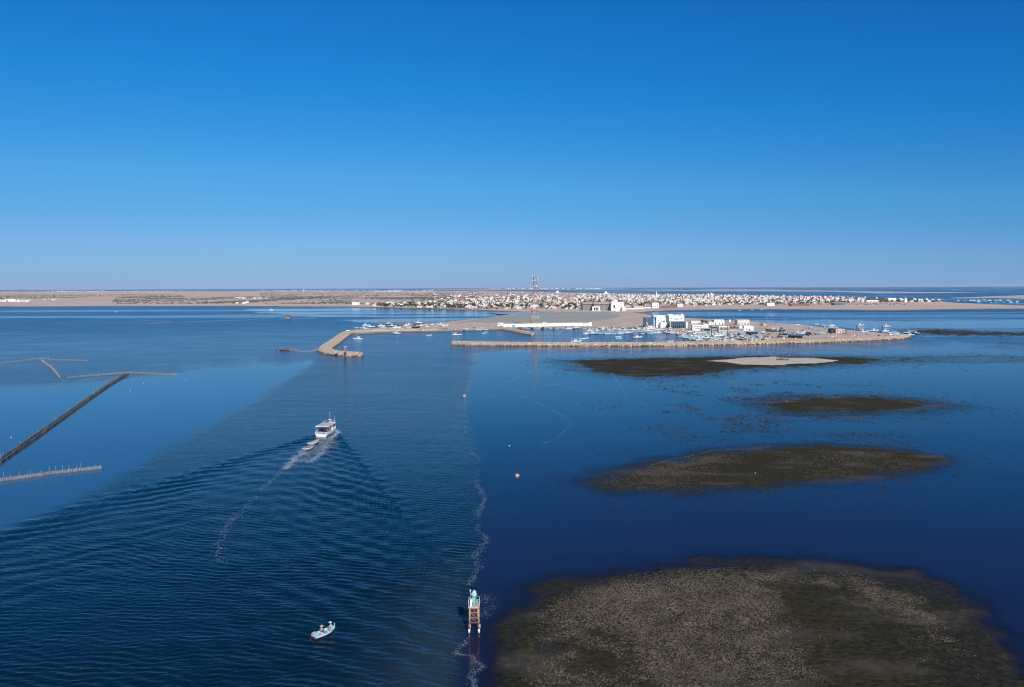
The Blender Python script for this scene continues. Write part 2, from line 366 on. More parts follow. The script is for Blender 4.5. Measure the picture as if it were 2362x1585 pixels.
FQ = np.stack([ii * NT + jj, (ii + 1) * NT + jj, (ii + 1) * NT + j2, ii * NT + j2], -1).reshape(-1, 4)[:, ::-1]

def sea_material():
    m = bpy.data.materials.new('sea_water'); m.use_nodes = True; n = m.node_tree; n.nodes.clear(); L = n.links.new
    N = n.nodes.new
    def attr(k): a = N('ShaderNodeAttribute'); a.attribute_name = k; return a
    rou, bmd, cle, bod = attr('rough'), attr('bumpd'), attr('clear'), attr('body')
    geo = N('ShaderNodeNewGeometry'); mp = N('ShaderNodeMapping'); mp.inputs['Scale'].default_value = (.42, 1, 1); mp.inputs['Rotation'].default_value = (0, 0, .12)
    L(geo.outputs['Position'], mp.inputs[0])
    t1 = N('ShaderNodeTexNoise'); t1.inputs['Scale'].default_value = 1.7; t1.inputs['Detail'].default_value = 4; t1.inputs['Distortion'].default_value = .4; L(mp.outputs[0], t1.inputs['Vector'])
    t2 = N('ShaderNodeTexNoise'); t2.inputs['Scale'].default_value = .16; t2.inputs['Detail'].default_value = 5; L(mp.outputs[0], t2.inputs['Vector'])
    ad = N('ShaderNodeMath'); ad.operation = 'MULTIPLY_ADD'; L(t2.outputs[0], ad.inputs[0]); ad.inputs[1].default_value = 1.2; L(t1.outputs[0], ad.inputs[2])
    bp = N('ShaderNodeBump'); bp.inputs['Strength'].default_value = 1; L(bmd.outputs['Fac'], bp.inputs['Distance']); L(ad.outputs[0], bp.inputs['Height'])
    pb = N('ShaderNodeBsdfPrincipled'); L(rou.outputs['Fac'], pb.inputs['Roughness']); L(bp.outputs[0], pb.inputs['Normal']); L(attr('ior').outputs['Fac'], pb.inputs['IOR']); L(bod.outputs['Color'], pb.inputs['Base Color'])
    tr = N('ShaderNodeBsdfTransparent'); tr.inputs['Color'].default_value = (.93, .97, .96, 1)
    dp = N('ShaderNodeVectorMath'); dp.operation = 'DOT_PRODUCT'; L(geo.outputs['Normal'], dp.inputs[0]); L(geo.outputs['Incoming'], dp.inputs[1])
    def mth(op, a, b=None, **k):
        q = N('ShaderNodeMath'); q.operation = op
        for i, v in enumerate((a, b)):
            if v is None: continue
            if isinstance(v, (int, float)): q.inputs[i].default_value = v
            else: L(v, q.inputs[i])
        return q
    fr = mth('ADD', mth('MULTIPLY', mth('POWER', mth('SUBTRACT', 1.0, mth('ABSOLUTE', dp.outputs['Value']).outputs[0]).outputs[0], 5.0).outputs[0], .98).outputs[0], .02)
    iv = N('ShaderNodeMath'); iv.operation = 'SUBTRACT'; iv.inputs[0].default_value = 1.0; L(fr.outputs[0], iv.inputs[1])
    mu = N('ShaderNodeMath'); mu.operation = 'MULTIPLY'; L(iv.outputs[0], mu.inputs[0]); L(cle.outputs['Fac'], mu.inputs[1])
    m2 = N('ShaderNodeMixShader'); L(mu.outputs[0], m2.inputs[0]); L(pb.outputs[0], m2.inputs[1]); L(tr.outputs[0], m2.inputs[2])
    o = N('ShaderNodeOutputMaterial'); L(m2.outputs[0], o.inputs['Surface']); return m
sea = npmesh('sea', V, FQ, sea_material(), smooth=True)
ripple = np.clip(ripple + tracks * .0 - tracks * .0, 0, 1.3) * (1 - .8 * tracks) + cr * (1 - tracks) * .20 * sstep(.25, .7, gust)
ripple += cr * tracks * 0
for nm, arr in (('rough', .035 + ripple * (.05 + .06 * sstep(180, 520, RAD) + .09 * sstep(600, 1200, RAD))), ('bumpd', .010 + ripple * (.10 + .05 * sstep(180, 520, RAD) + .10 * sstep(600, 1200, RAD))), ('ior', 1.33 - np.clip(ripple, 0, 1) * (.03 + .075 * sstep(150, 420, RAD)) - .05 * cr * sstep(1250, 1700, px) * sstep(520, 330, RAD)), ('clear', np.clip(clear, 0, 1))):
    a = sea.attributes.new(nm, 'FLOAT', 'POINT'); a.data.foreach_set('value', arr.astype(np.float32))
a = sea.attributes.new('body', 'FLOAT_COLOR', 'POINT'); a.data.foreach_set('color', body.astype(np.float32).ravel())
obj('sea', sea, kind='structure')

# ------------------------------------------------------------------ seabed and shoals
bed = MB(); bed.v = [(1500 * math.cos(i * math.pi / 16), 400 + 1500 * math.sin(i * math.pi / 16), -3.0) for i in range(32)]; bed.f = [tuple(range(32))]; bed.m = [0]
seabedm = mat('seabed_mud', (.03, .035, .03), (.045, .045, .035), .95, .05, coord='World')
obj('seabed', bed.mesh('seabed', seabedm), kind='structure')
seagrass = mat('seagrass_mat', (.013, .0125, .005), (.050, .041, .022), .95, 1.6, spec=.08, bump=.12, stretch=(.6, 1, 1), coord='World', detail=9, c3=(.072, .058, .044), scale3=.10)
banksand = mat('bank_sand', (.54, .46, .36), (.44, .37, .29), .95, .12, coord='World', detail=8)
SANDTOP = PX([(1625, 833), (1690, 826), (1780, 823.5), (1880, 826), (1960, 833), (1890, 840), (1790, 844), (1700, 841.5)])
def shoal(key):
    P = PX(SHOALS[key][0]); st = SHOALS[key][4]; mg = SHOALS[key][3] + 3
    x0, x1 = min(p[0] for p in P) - mg, max(p[0] for p in P) + mg
    y0, y1 = max(60, min(p[1] for p in P) - mg), max(p[1] for p in P) + mg
    nx, ny = int((x1 - x0) / st) + 1, int((y1 - y0) / st) + 1
    gx, gy = np.meshgrid(np.linspace(x0, x1, nx), np.linspace(y0, y1, ny), indexing='ij'); gx = gx.ravel(); gy = gy.ravel()
    z = shoal_height(key, gx, gy)
    z = z + (fbm(gx / .8, gy / .8, 101, 3) - .5) * .17 + (fbm(gx / 7, gy / 9, 111, 4) - .5) * .08
    mi = None; i, j = np.meshgrid(np.arange(nx - 1), np.arange(ny - 1), indexing='ij')
    f = np.stack([i * ny + j, (i + 1) * ny + j, (i + 1) * ny + j + 1, i * ny + j + 1], -1).reshape(-1, 4)
    ms = [seagrass]
    if key == 'sandy':
        d = sdist(gx, gy, SANDTOP) + (fbm(gx / 10, gy / 10, 7) - .5) * 12
        z += .55 * sstep(0, 14, d); ms = [seagrass, banksand]; mi = (z[f].mean(1) > .17).astype(int)
    me = npmesh('shoal', np.stack([gx, gy, z], 1), f, ms, mi, True)
    return obj('seagrass_shoal' if key != 'sandy' else 'sand_bank', me, kind='structure')
for key in SHOALS: shoal(key)

def flakes(n, xs, ys, zs, ln, wd, lift, ang=None):
    """n small bent strips: V, F"""
    a = RNG.random(n) * math.pi * 2 if ang is None else ang
    l = ln[0] + (ln[1] - ln[0]) * RNG.random(n) ** 2; w = wd[0] + (wd[1] - wd[0]) * RNG.random(n)
    ca, sa = np.cos(a), np.sin(a); out = []
    for t, h in ((-.5, 0), (0, 1), (.5, 0)):
        for s in (-.5, .5):
            bnd = (.18 * l * (1 - 4 * t * t))
            lx = t * l; ly = s * w + bnd
            out.append(np.stack([xs + lx * ca - ly * sa, ys + lx * sa + ly * ca, zs + h * lift * (.4 + RNG.random(n))], 1))
    V = np.stack(out, 1).reshape(-1, 3); b = (np.arange(n) * 6)[:, None]
    F = np.concatenate([b + np.array([[0, 2, 3, 1]]), b + np.array([[2, 4, 5, 3]])], 0)
    return V, F
litterm = mat('dead_seagrass', (.135, .105, .07), (.27, .215, .155), .9, .25, coord='World')
def litter(key, n, ln, wd, name, cut):
    P = PX(SHOALS[key][0]); x0, x1 = min(p[0] for p in P), max(p[0] for p in P); y0, y1 = max(70, min(p[1] for p in P)), max(p[1] for p in P)
    xs = x0 + (x1 - x0) * RNG.random(n * 5); ys = y0 + (y1 - y0) * RNG.random(n * 5)
    d = sdist(xs, ys, P); p = fbm(xs / 12, ys / 14, 131, 4) + .35 * (fbm(xs / 2, ys / 2, 141, 2) - .5)
    q, _ = proj(xs, ys)
    if key == 'near': p = p - .00075 * np.maximum(q - 1620, 0)
    k = (d > 1) & (RNG.random(n * 5) < sstep(cut - .12, cut + .22, p) * sstep(0, 7, d)); xs, ys = xs[k][:n], ys[k][:n]
    zs = np.maximum(shoal_height(key, xs, ys), 0) + .06
    V, F = flakes(len(xs), xs, ys, zs, ln, wd, .06)
    o = obj(name, npmesh(name, V, F, litterm), kind='stuff'); o['label'] = 'pale dead seagrass strewn over the brown shoal'
litter('near', 60000, (.08, .55), (.015, .045), 'dead_seagrass', .33)
litter('middle', 5000, (.15, .6), (.03, .08), 'dead_seagrass', .46)

# tufts of seagrass breaking the surface round the shoals and over the mottled shallows
tp = []; tz = []
for key, n, reach, smin, smax in (('near', 600, 14, .05, .22), ('middle', 2600, 16, .15, .6), ('far', 1500, 24, .25, .9), ('sandy', 3200, 34, .3, 1.3), ('back', 700, 22, .8, 2.4)):
    P = PX(SHOALS[key][0]); x0, x1 = min(p[0] for p in P) - reach, max(p[0] for p in P) + reach; y0, y1 = max(75, min(p[1] for p in P) - reach), max(p[1] for p in P) + reach
    xs = x0 + (x1 - x0) * RNG.random(n * 12); ys = y0 + (y1 - y0) * RNG.random(n * 12); d = sdist(xs, ys, P)
    k = (RNG.random(n * 12) < np.exp(-np.abs(d - 2) / (reach * .42))) & (fbm(xs / 6, ys / 8, 211, 3) > .42); xs, ys = xs[k][:n], ys[k][:n]
    tp.append(np.stack([xs, ys, np.full(len(xs), .0)], 1)); tz.append(smin + (smax - smin) * RNG.random(len(xs)) ** 2)
x0, x1 = min(p[0] for p in MOTTLE), max(p[0] for p in MOTTLE); y0, y1 = min(p[1] for p in MOTTLE), max(p[1] for p in MOTTLE)
xs = x0 - 20 + (x1 - x0 + 40) * RNG.random(60000); ys = y0 - 20 + (y1 - y0 + 40) * RNG.random(60000)
k = (RNG.random(60000) < sstep(-25, 25, sdist(xs, ys, MOTTLE)) * sstep(.48, .62, fbm(xs / 14, ys / 16, 221, 4)) * .6); xs, ys = xs[k], ys[k]
tp.append(np.stack([xs, ys, np.zeros(len(xs))], 1)); tz.append(.15 + .6 * RNG.random(len(xs)) ** 2)
tp = np.concatenate(tp); tz = np.concatenate(tz); n = len(tp)
AN = np.arange(6) * math.pi / 3
ring_ = np.stack([np.cos(AN), np.sin(AN), np.zeros(6)], 1)
VV = np.concatenate([ring_[None] * (tz[:, None] * (.5 + RNG.random((n, 6))))[..., None] * np.array([1.5, 1, 1]), np.zeros((n, 1, 3))], 1)
VV[:, 6, 2] = .035 + .05 * RNG.random(n); VV[:, :6, 2] = -.03; VV += tp[:, None, :]
FF = np.array([(i, (i + 1) % 6, 6) for i in range(6)])
o = obj('seagrass_tufts', npmesh('seagrass_tufts', VV.reshape(-1, 3), (np.arange(n)[:, None, None] * 7 + FF[None]).reshape(-1, 3), seagrass), kind='stuff'); o['label'] = 'dark tufts of seagrass breaking the calm surface around the shoals'

# ------------------------------------------------------------------ foam lines, and flakes imitating sheen on boat tracks
def foam_line(pts, n, spread, name, label, ln=(.15, .8), wd=(.05, .2), clump=.5):
    P = [G(a, b) for a, b in pts]; seg = [(P[i + 1] - P[i]).length for i in range(len(P) - 1)]; cum = np.cumsum([0] + seg)
    t = RNG.random(n * 3) * cum[-1]
    w = fbm(t / 6, t * 0 + 3, 151, 3); k = RNG.random(n * 3) < sstep(clump - .12, clump + .1, w); t = t[k][:n]
    i = np.clip(np.searchsorted(cum, t) - 1, 0, len(seg) - 1); f = (t - cum[i]) / np.array(seg)[i]
    A = np.array([[p.x, p.y] for p in P]); pos = A[i] + (A[i + 1] - A[i]) * f[:, None]
    wig = (fbm(t / 1.6, t * 0, 161, 4) - .5) * spread * 2.4
    pos[:, 0] += wig + RNG.normal(0, 1, len(t)) * spread * .75 * (.3 + fbm(t / 8, t * 0, 171, 2)); pos[:, 1] += RNG.normal(0, 1, len(t)) * spread * .4
    V, F = flakes(len(t), pos[:, 0], pos[:, 1], np.full(len(t), .07), ln, wd, .03)
    o = obj(name, npmesh(name, V, F, churnm if name == 'wake_foam' else foamm), kind='stuff'); o['label'] = label
foam_line([(1086, 860), (1073, 930), (1077, 960), (1075, 1000), (1085, 1040), (1108, 1064)], 990, .7, 'foam_and_sheen_streak', 'thin broken foam line between rippled channel and calm water', (0.11, 0.34), (0.025, 0.058), .46)
foam_line([(1100, 1085), (1096, 1110), (1108, 1130), (1117, 1150), (1108, 1180), (1112, 1200), (1100, 1220), (1117, 1235), (1122, 1250), (1098, 1280), (1104, 1310), (1085, 1335), (1092, 1352)], 1560, .75, 'foam_and_sheen_streak', 'foam line drifting along the calm edge above the beacon', (0.08, 0.26), (0.020, 0.047), .47)
foam_line([(1112, 1372), (1126, 1385), (1132, 1402), (1120, 1425)], 330, 1.0, 'foam_and_sheen_streak', 'small patch of foam just beside the beacon', (0.07, 0.19), (0.015, 0.036), .4)
foam_line([(1078, 1470), (1068, 1490), (1047, 1508), (1068, 1512), (1090, 1512), (1096, 1530), (1110, 1540), (1095, 1552), (1085, 1562), (1096, 1585), (1090, 1620)], 900, .4, 'foam_and_sheen_streak', 'curl of foam on the water below the beacon', (0.06, 0.19), (0.015, 0.036), .44)
foam_line([(1290, 826), (1380, 852), (1410, 860), (1425, 880), (1440, 905), (1490, 935)], 700, .5, 'foam_and_sheen_streak', 'faint meandering foam thread left of the mottled shallows', (.1, .6), (.03, .1), .4)
foam_line([(1490, 1078), (1540, 1062), (1580, 1055), (1640, 1040), (1720, 1036), (1780, 1030)], 260, .4, 'foam_and_sheen_streak', 'faint foam thread along the upper edge of the middle shoal', (.1, .5), (.03, .09), .36)
for pts in ([(1100, 922), (1220, 897), (1330, 880), (1460, 868)], [(1220, 884), (1300, 890), (1340, 900), (1385, 904)], [(1190, 908), (1260, 938), (1320, 972), (1290, 1010), (1250, 1026)], [(1150, 890), (1200, 868), (1228, 856)]): foam_line(pts, 420, .8, 'foam_and_sheen_streak', 'pale flakes standing in for sky sheen along a curved boat track', (.1, .6), (.03, .10), .3)  # flakes imitate the brighter sky reflection on the smooth tracks
foam_line([(700, 1046), (650, 1085), (610, 1125), (580, 1160), (540, 1195), (515, 1225), (508, 1260), (504, 1300)], 990, .8, 'foam_and_sheen_streak', 'long foam trail left by the white boat', (0.11, 0.34), (0.025, 0.054), .47)
foam_line([(712, 1030), (690, 1050), (655, 1082)], 1666, 1.2, 'wake_foam', 'white churned foam beside the towed dinghies', (0.08, 0.26), (0.025, 0.072), .36)
foam_line([(765, 1006), (758, 1025), (740, 1045), (715, 1068)], 1871, 1.4, 'wake_foam', 'white churned foam on the starboard side of the wake', (0.08, 0.26), (0.025, 0.072), .36)
foam_line([(766, 1012), (778, 998), (774, 992), (762, 994)], 1070, .7, 'wake_foam', 'bow wave foam beside the white boat', (0.08, 0.30), (0.029, 0.072), .2)
foam_line([(745, 1012), (730, 1030), (712, 1050), (690, 1068)], 952, 2.4, 'wake_foam', 'churned water directly astern of the white boat', (0.07, 0.25), (0.021, 0.072), .42)

# ------------------------------------------------------------------ land
def jag(poly, step=14, jx=3.0, jy=.35, closed=True):
    out = []; n = len(poly)
    for i in range(n if closed else n - 1):
        (ax, ay), (bx_, by) = poly[i], poly[(i + 1) % n]; k = max(1, int(math.hypot(bx_ - ax, (by - ay) * 4) / step))
        for j in range(k):
            t = j / k; s = 1 if j else .4
            out.append((ax + (bx_ - ax) * t + random.uniform(-jx, jx) * s, ay + (by - ay) * t + random.uniform(-jy, jy) * s))
    return out
def land(name, poly, z, m, skirt=6.0, rough=True, jy=.35, step=14, depth=-.7):
    pts = jag(poly, step, 3.0, jy) if rough else poly
    w = [G(x, y, 0) for x, y in pts]; n = len(w)
    area = sum(w[i].x * w[(i + 1) % n].y - w[(i + 1) % n].x * w[i].y for i in range(n))
    if area < 0: w.reverse()
    b = MB(); b.v = [(p.x, p.y, z) for p in w]
    for t in tessellate_polygon([[Vector((p.x, p.y, 0)) for p in w]]):
        a, c, e = t
        nz = (w[c] - w[a]).cross(w[e] - w[a]).z
        b.f.append((a, c, e) if nz > 0 else (a, e, c)); b.m.append(0)
    for i in range(n):
        d = (w[(i + 1) % n] - w[i - 1]); d = Vector((d.y, -d.x, 0)).normalized() * skirt
        b.v.append((w[i].x + d.x, w[i].y + d.y, depth))
    for i in range(n): b.f.append((i, n + i, n + (i + 1) % n, (i + 1) % n)); b.m.append(1 if isinstance(m, list) and len(m) > 1 else 0)
    return obj(name, b.mesh(name, m), kind='structure')
shorem = mat('wet_shore', (.13, .105, .08), (.20, .155, .12), .85, .06, coord='World', detail=7)
MAINLAND = [(-700, 708.5), (0, 708), (150, 707.5), (300, 706.5), (560, 707), (750, 708), (860, 709.5), (950, 712), (1060, 715), (1110, 716), (1180, 719.5), (1300, 721), (1470, 722), (1510, 718.5), (1560, 716.5), (1660, 715), (1740, 714), (1900, 715.3), (2060, 716.5), (2200, 714.3), (2362, 713), (2900, 712),
            (2900, 709.5), (2362, 706), (2290, 703.5), (2200, 699.5), (2150, 694), (2050, 690.5), (1960, 687.5), (1900, 685), (1760, 682), (1640, 680), (1500, 678.5), (1400, 677), (1290, 675), (1180, 672), (1130, 671), (900, 671), (500, 672), (0, 673), (-700, 675.5)]
land('mainland', MAINLAND, 1.4, [plainm, shorem], 14, jy=.3, step=22)
land('beach', [(1500, 719.2), (1560, 716.4), (1660, 715), (1740, 714), (1900, 715.2), (2060, 716.2), (2200, 714), (2362, 712.8), (2800, 712), (2800, 710.5), (2362, 709), (2200, 707), (2060, 707.5), (1900, 706.5), (1740, 707.5), (1620, 710), (1510, 715)], 1.45,
     mat('beach_sand', (.56, .42, .33), (.47, .35, .28), .95, .02, coord='World', detail=8, stretch=(.4, 1, 1)), .5, jy=.25, depth=1.2)
land('bare_ground', [(1505, 711), (1530, 706.5), (1562, 703.5), (1566, 707), (1560, 711), (1520, 713)], 1.5, redsoil, .5, depth=1.3)
land('dusty_track', [(-700, 700), (60, 701), (300, 703), (560, 704), (800, 704.5), (900, 706), (700, 706.2), (300, 705), (0, 706.4), (-700, 706.6)], 1.45, mat('pale_track', (.56, .43, .35), (.48, .37, .31), .95, .004, coord='World', detail=8, stretch=(.3, 1, 1)), .5, jy=.2, depth=1.3)
SPIT = [(815, 763), (850, 760), (900, 757), (960, 752), (1010, 747), (1060, 741), (1130, 734), (1195, 724), (1210, 717), (1440, 713), (1466, 723), (1500, 729), (1580, 735), (1640, 738), (1700, 742), (1760, 746), (1800, 748), (1850, 751), (1890, 756), (1930, 760), (1960, 764), (2010, 768), (2050, 773), (2088, 778),
        (2060, 782), (1900, 788), (1760, 790), (1700, 791), (1690, 788.5), (1665, 787), (1620, 784.5), (1590, 781.5), (1567, 777), (1558, 769), (1520, 766.5), (1480, 760), (1470, 755), (1440, 757), (1380, 757.5), (1330, 758), (1280, 758.5), (1200, 759), (1150, 761), (1100, 763), (1050, 764), (1000, 765), (950, 766), (900, 767.5), (860, 769), (820, 771)]
land('harbour_ground', SPIT, 1.1, [sandm, shorem], 3.0, jy=.3)
land('tidal_flat', [(1105, 738), (1190, 727), (1210, 722.5), (1330, 720.5), (1400, 722), (1432, 730), (1410, 738), (1365, 744.5), (1200, 746.5), (1110, 746.5), (1050, 744.5)], 1.16, flatm, .4, jy=.5, depth=.9)
land('tidal_pool', [(1130, 722.5), (1180, 721.5), (1240, 721.3), (1290, 722), (1262, 724), (1200, 725.5), (1150, 726)], 1.22, mat('wet_mud', (.20, .23, .27), (.27, .28, .29), .18, .01, stretch=(.3, 1, 1), coord='World'), .2, jy=.4, depth=1.0)
land('quay', [(1480, 759.5), (1560, 763), (1620, 766), (1700, 770), (1790, 776), (1700, 783), (1640, 782.5), (1592, 779.5), (1570, 774.5), (1562, 768.3), (1522, 765.5), (1484, 761)], 1.18, quaym, .2, jy=.15, depth=.9)
land('causeway_road', [(1400, 717.5), (1440, 719), (1500, 729.3), (1575, 736), (1570, 737.3), (1495, 732), (1440, 722.5), (1395, 719.5)], 1.2, mat('causeway_dust', (.56, .45, .38), (.48, .39, .33), .95, .02, coord='World'), .2, jy=.2, depth=.9)
land('mud_bank', [(858, 744), (900, 743), (960, 744), (1030, 743), (1062, 741.5), (1040, 745), (980, 747), (900, 747.5), (866, 746.5)], .25, mat('brown_mud', (.20, .16, .125), (.27, .215, .17), .9, .03, coord='World'), 2, jy=.4, depth=-.3)
land('jetty', [(1343, 766.7), (1400, 766.2), (1480, 763.7), (1561, 763.5), (1561, 767.5), (1480, 768), (1400, 770), (1345, 769.6)], 1.0, [quaym, rockwet], .8, jy=.15, depth=-.8)
for nm, P in (('sandbank', [(980, 667.6), (1150, 666.6), (1390, 665.9), (1460, 666.2), (1390, 667.6), (1200, 668.6), (1000, 668.6)]), ('sandbank', [(1300, 668.6), (1460, 668.3), (1640, 668.4), (1560, 669.2), (1400, 669.4)]),
              ('sandbank', [(1470, 670.2), (1600, 668.2), (1700, 667.6), (1770, 668), (1900, 670.6), (2060, 672.8), (1980, 673.6), (1760, 671.8), (1600, 670.9)]),
              ('sandbank', [(1960, 675.0), (2080, 673.4), (2140, 674.2), (2250, 675), (2140, 676.2), (2020, 676.6)]), ('sandbank', [(2180, 688.4), (2290, 684), (2362, 681.6), (2800, 680), (2800, 690), (2362, 689), (2290, 687.6)])):
    land(nm, P, 1.0, mat('far_sand', (.52, .42, .38), (.45, .36, .33), .95, .003, coord='World'), 5, jy=.06, step=30, depth=-.2)

# ------------------------------------------------------------------ breakwaters of piled rock
CUBE = np.array([(-1, -1, -1), (1, -1, -1), (1, 1, -1), (-1, 1, -1), (-1, -1, 1), (1, -1, 1), (1, 1, 1), (-1, 1, 1)], float)
CF = np.array([(4, 5, 6, 7), (0, 1, 5, 4), (1, 2, 6, 5), (2, 3, 7, 6), (3, 0, 4, 7), (3, 2, 1, 0)])
def rocks(pos, size):
    n = len(pos); V = CUBE[None] * (1 - .45 * RNG.random((n, 8, 3))) * size[:, None, None] * (.65 + .7 * RNG.random((n, 1, 3)))
    ang = RNG.random((n, 3)) * 6.28
    for ax in range(3):
        c, s = np.cos(ang[:, ax])[:, None], np.sin(ang[:, ax])[:, None]; a, b = (ax + 1) % 3, (ax + 2) % 3
        va = V[..., a] * c - V[..., b] * s; vb = V[..., a] * s + V[..., b] * c; V = V.copy(); V[..., a] = va; V[..., b] = vb
    V += pos[:, None, :]
    return V.reshape(-1, 3), (np.arange(n)[:, None, None] * 8 + CF[None]).reshape(-1, 4)
def resample(P, st):
    out = []
    for a, b in zip(P[:-1], P[1:]):
        k = max(1, int((b - a).length / st)); out += [a + (b - a) * (i / k) for i in range(k)]
    return out + [P[-1]]
def smoothpath(pts, it=2):
    for _ in range(it):
        q = [pts[0]]
        for a, b in zip(pts[:-1], pts[1:]): q += [(a[0] * .75 + b[0] * .25, a[1] * .75 + b[1] * .25), (a[0] * .25 + b[0] * .75, a[1] * .25 + b[1] * .75)]
        pts = q + [pts[-1]]
    return pts
def breakwater(pts, label, h, wt, wb, core, dens, rs=(.35, .95), road=False, tip=True):
    P = resample([G(*p) for p in smoothpath(pts)], 3.0); n = len(P)
    root = thing('breakwater', label, 'breakwater', P[0]); O = P[0]
    b = MB(); prof = [(-wb, -1.2), (-wt, h), (wt, h), (wb, -1.2)]; T = []
    for i in range(n):
        d = P[min(n - 1, i + 1)] - P[max(0, i - 1)]; d.normalize(); T.append(Vector((d.y, -d.x, 0)))
        f = 1.0
        if tip: f = min(1.0, .25 + .75 * math.sqrt(min(1, (n - 1 - i) * 3 / wb)))
        hh = random.uniform(-.18, .18)
        for k, (s, z) in enumerate(prof):
            p = P[i] + T[i] * s * f * random.uniform(.94, 1.06) - O; b.v.append((p.x, p.y, z + (hh if z > 0 else 0)))
    for i in range(n - 1):
        for k in range(3): b.f.append((i * 4 + k, (i + 1) * 4 + k, (i + 1) * 4 + k + 1, i * 4 + k + 1)); b.m.append(0)
    b.f.append((n * 4 - 4, n * 4 - 3, n * 4 - 2, n * 4 - 1)); b.m.append(0)
    obj('core', b.mesh('core', core), root)
    N = int(n * 3 * dens); t = RNG.random(N) * (n - 1); i = t.astype(int); fr = t - i; pos = np.zeros((N, 3)); s = RNG.random(N) * 2 - 1
    pp = np.array([[p.x - O.x, p.y - O.y] for p in P]); tt_ = np.array([[a.x, a.y] for a in T]); i2 = np.minimum(i + 1, n - 1)
    if road:
        s = np.where(RNG.random(N) < .8, np.sign(s) * (.5 + .5 * np.abs(s)), s * .5)
    fe = np.minimum(1, .25 + .75 * np.sqrt(np.minimum(1, (n - 1 - t) * 3 / wb))) if tip else 1
    off = s * (wb - .6) * fe
    pos[:, :2] = pp[i] * (1 - fr[:, None]) + pp[i2] * fr[:, None] + tt_[i] * off[:, None]
    e = np.clip((np.abs(s) * (wb - .6) - wt) / (wb - wt), 0, 1); pos[:, 2] = h * (1 - e) - 1.2 * e + .15
    sz = rs[0] + (rs[1] - rs[0]) * RNG.random(N) ** 1.6
    if road: sz = np.where(np.abs(s) < .5, sz * .35, sz)
    V, Fq = rocks(pos, sz); mi = np.repeat((pos[:, 2] < .55 + .25 * RNG.random(N)).astype(int), 6)
    obj('rock', npmesh('rock', V, Fq, [rockm, rockwet], mi), root, kind='stuff')
    return root
FRONT_LINE = [(2090, 778.5), (2060, 783), (1900, 790), (1760, 793), (1690, 794.5), (1560, 797), (1440, 798), (1280, 798), (1100, 796.5), (1043, 794.5)]
breakwater(FRONT_LINE, 'long low rock breakwater across the front of the harbour', 2.6, 1.7, 6.2, rockm, 34, (.18, .55))
breakwater([(1010, 764), (900, 765), (850, 766), (812, 767), (795, 773), (783, 782), (766, 795), (749, 806), (750, 812), (775, 818), (800, 820), (832, 821.5)], 'hooked rock breakwater ending at the red beacon', 2.2, 3.6, 6.6, mat('breakwater_track', (.56, .47, .40), (.46, .38, .32), .95, .15, coord='World'), 24, (.16, .5), road=True)
breakwater([(1146, 758), (1185, 764.5), (1228, 773.5)], 'short inner rock mole below the long white wall', 2.4, 1.6, 5.5, rockm, 32, (.18, .55))

# ------------------------------------------------------------------ the air: thin even haze round everything
hz = MB(); hz.box((0, 0, 38), (71000, 71000, 84)); hzm = bpy.data.materials.new('haze_air'); hzm.use_nodes = True; hn = hzm.node_tree; hn.nodes.clear()
hv = hn.nodes.new('ShaderNodeVolumePrincipled'); hv.inputs['Color'].default_value = (.78, .86, 1, 1); hv.inputs['Density'].default_value = 1.6e-5
ho = hn.nodes.new('ShaderNodeOutputMaterial'); hn.links.new(hv.outputs[0], ho.inputs['Volume']); obj('haze', hz.mesh('haze', hzm), kind='stuff')
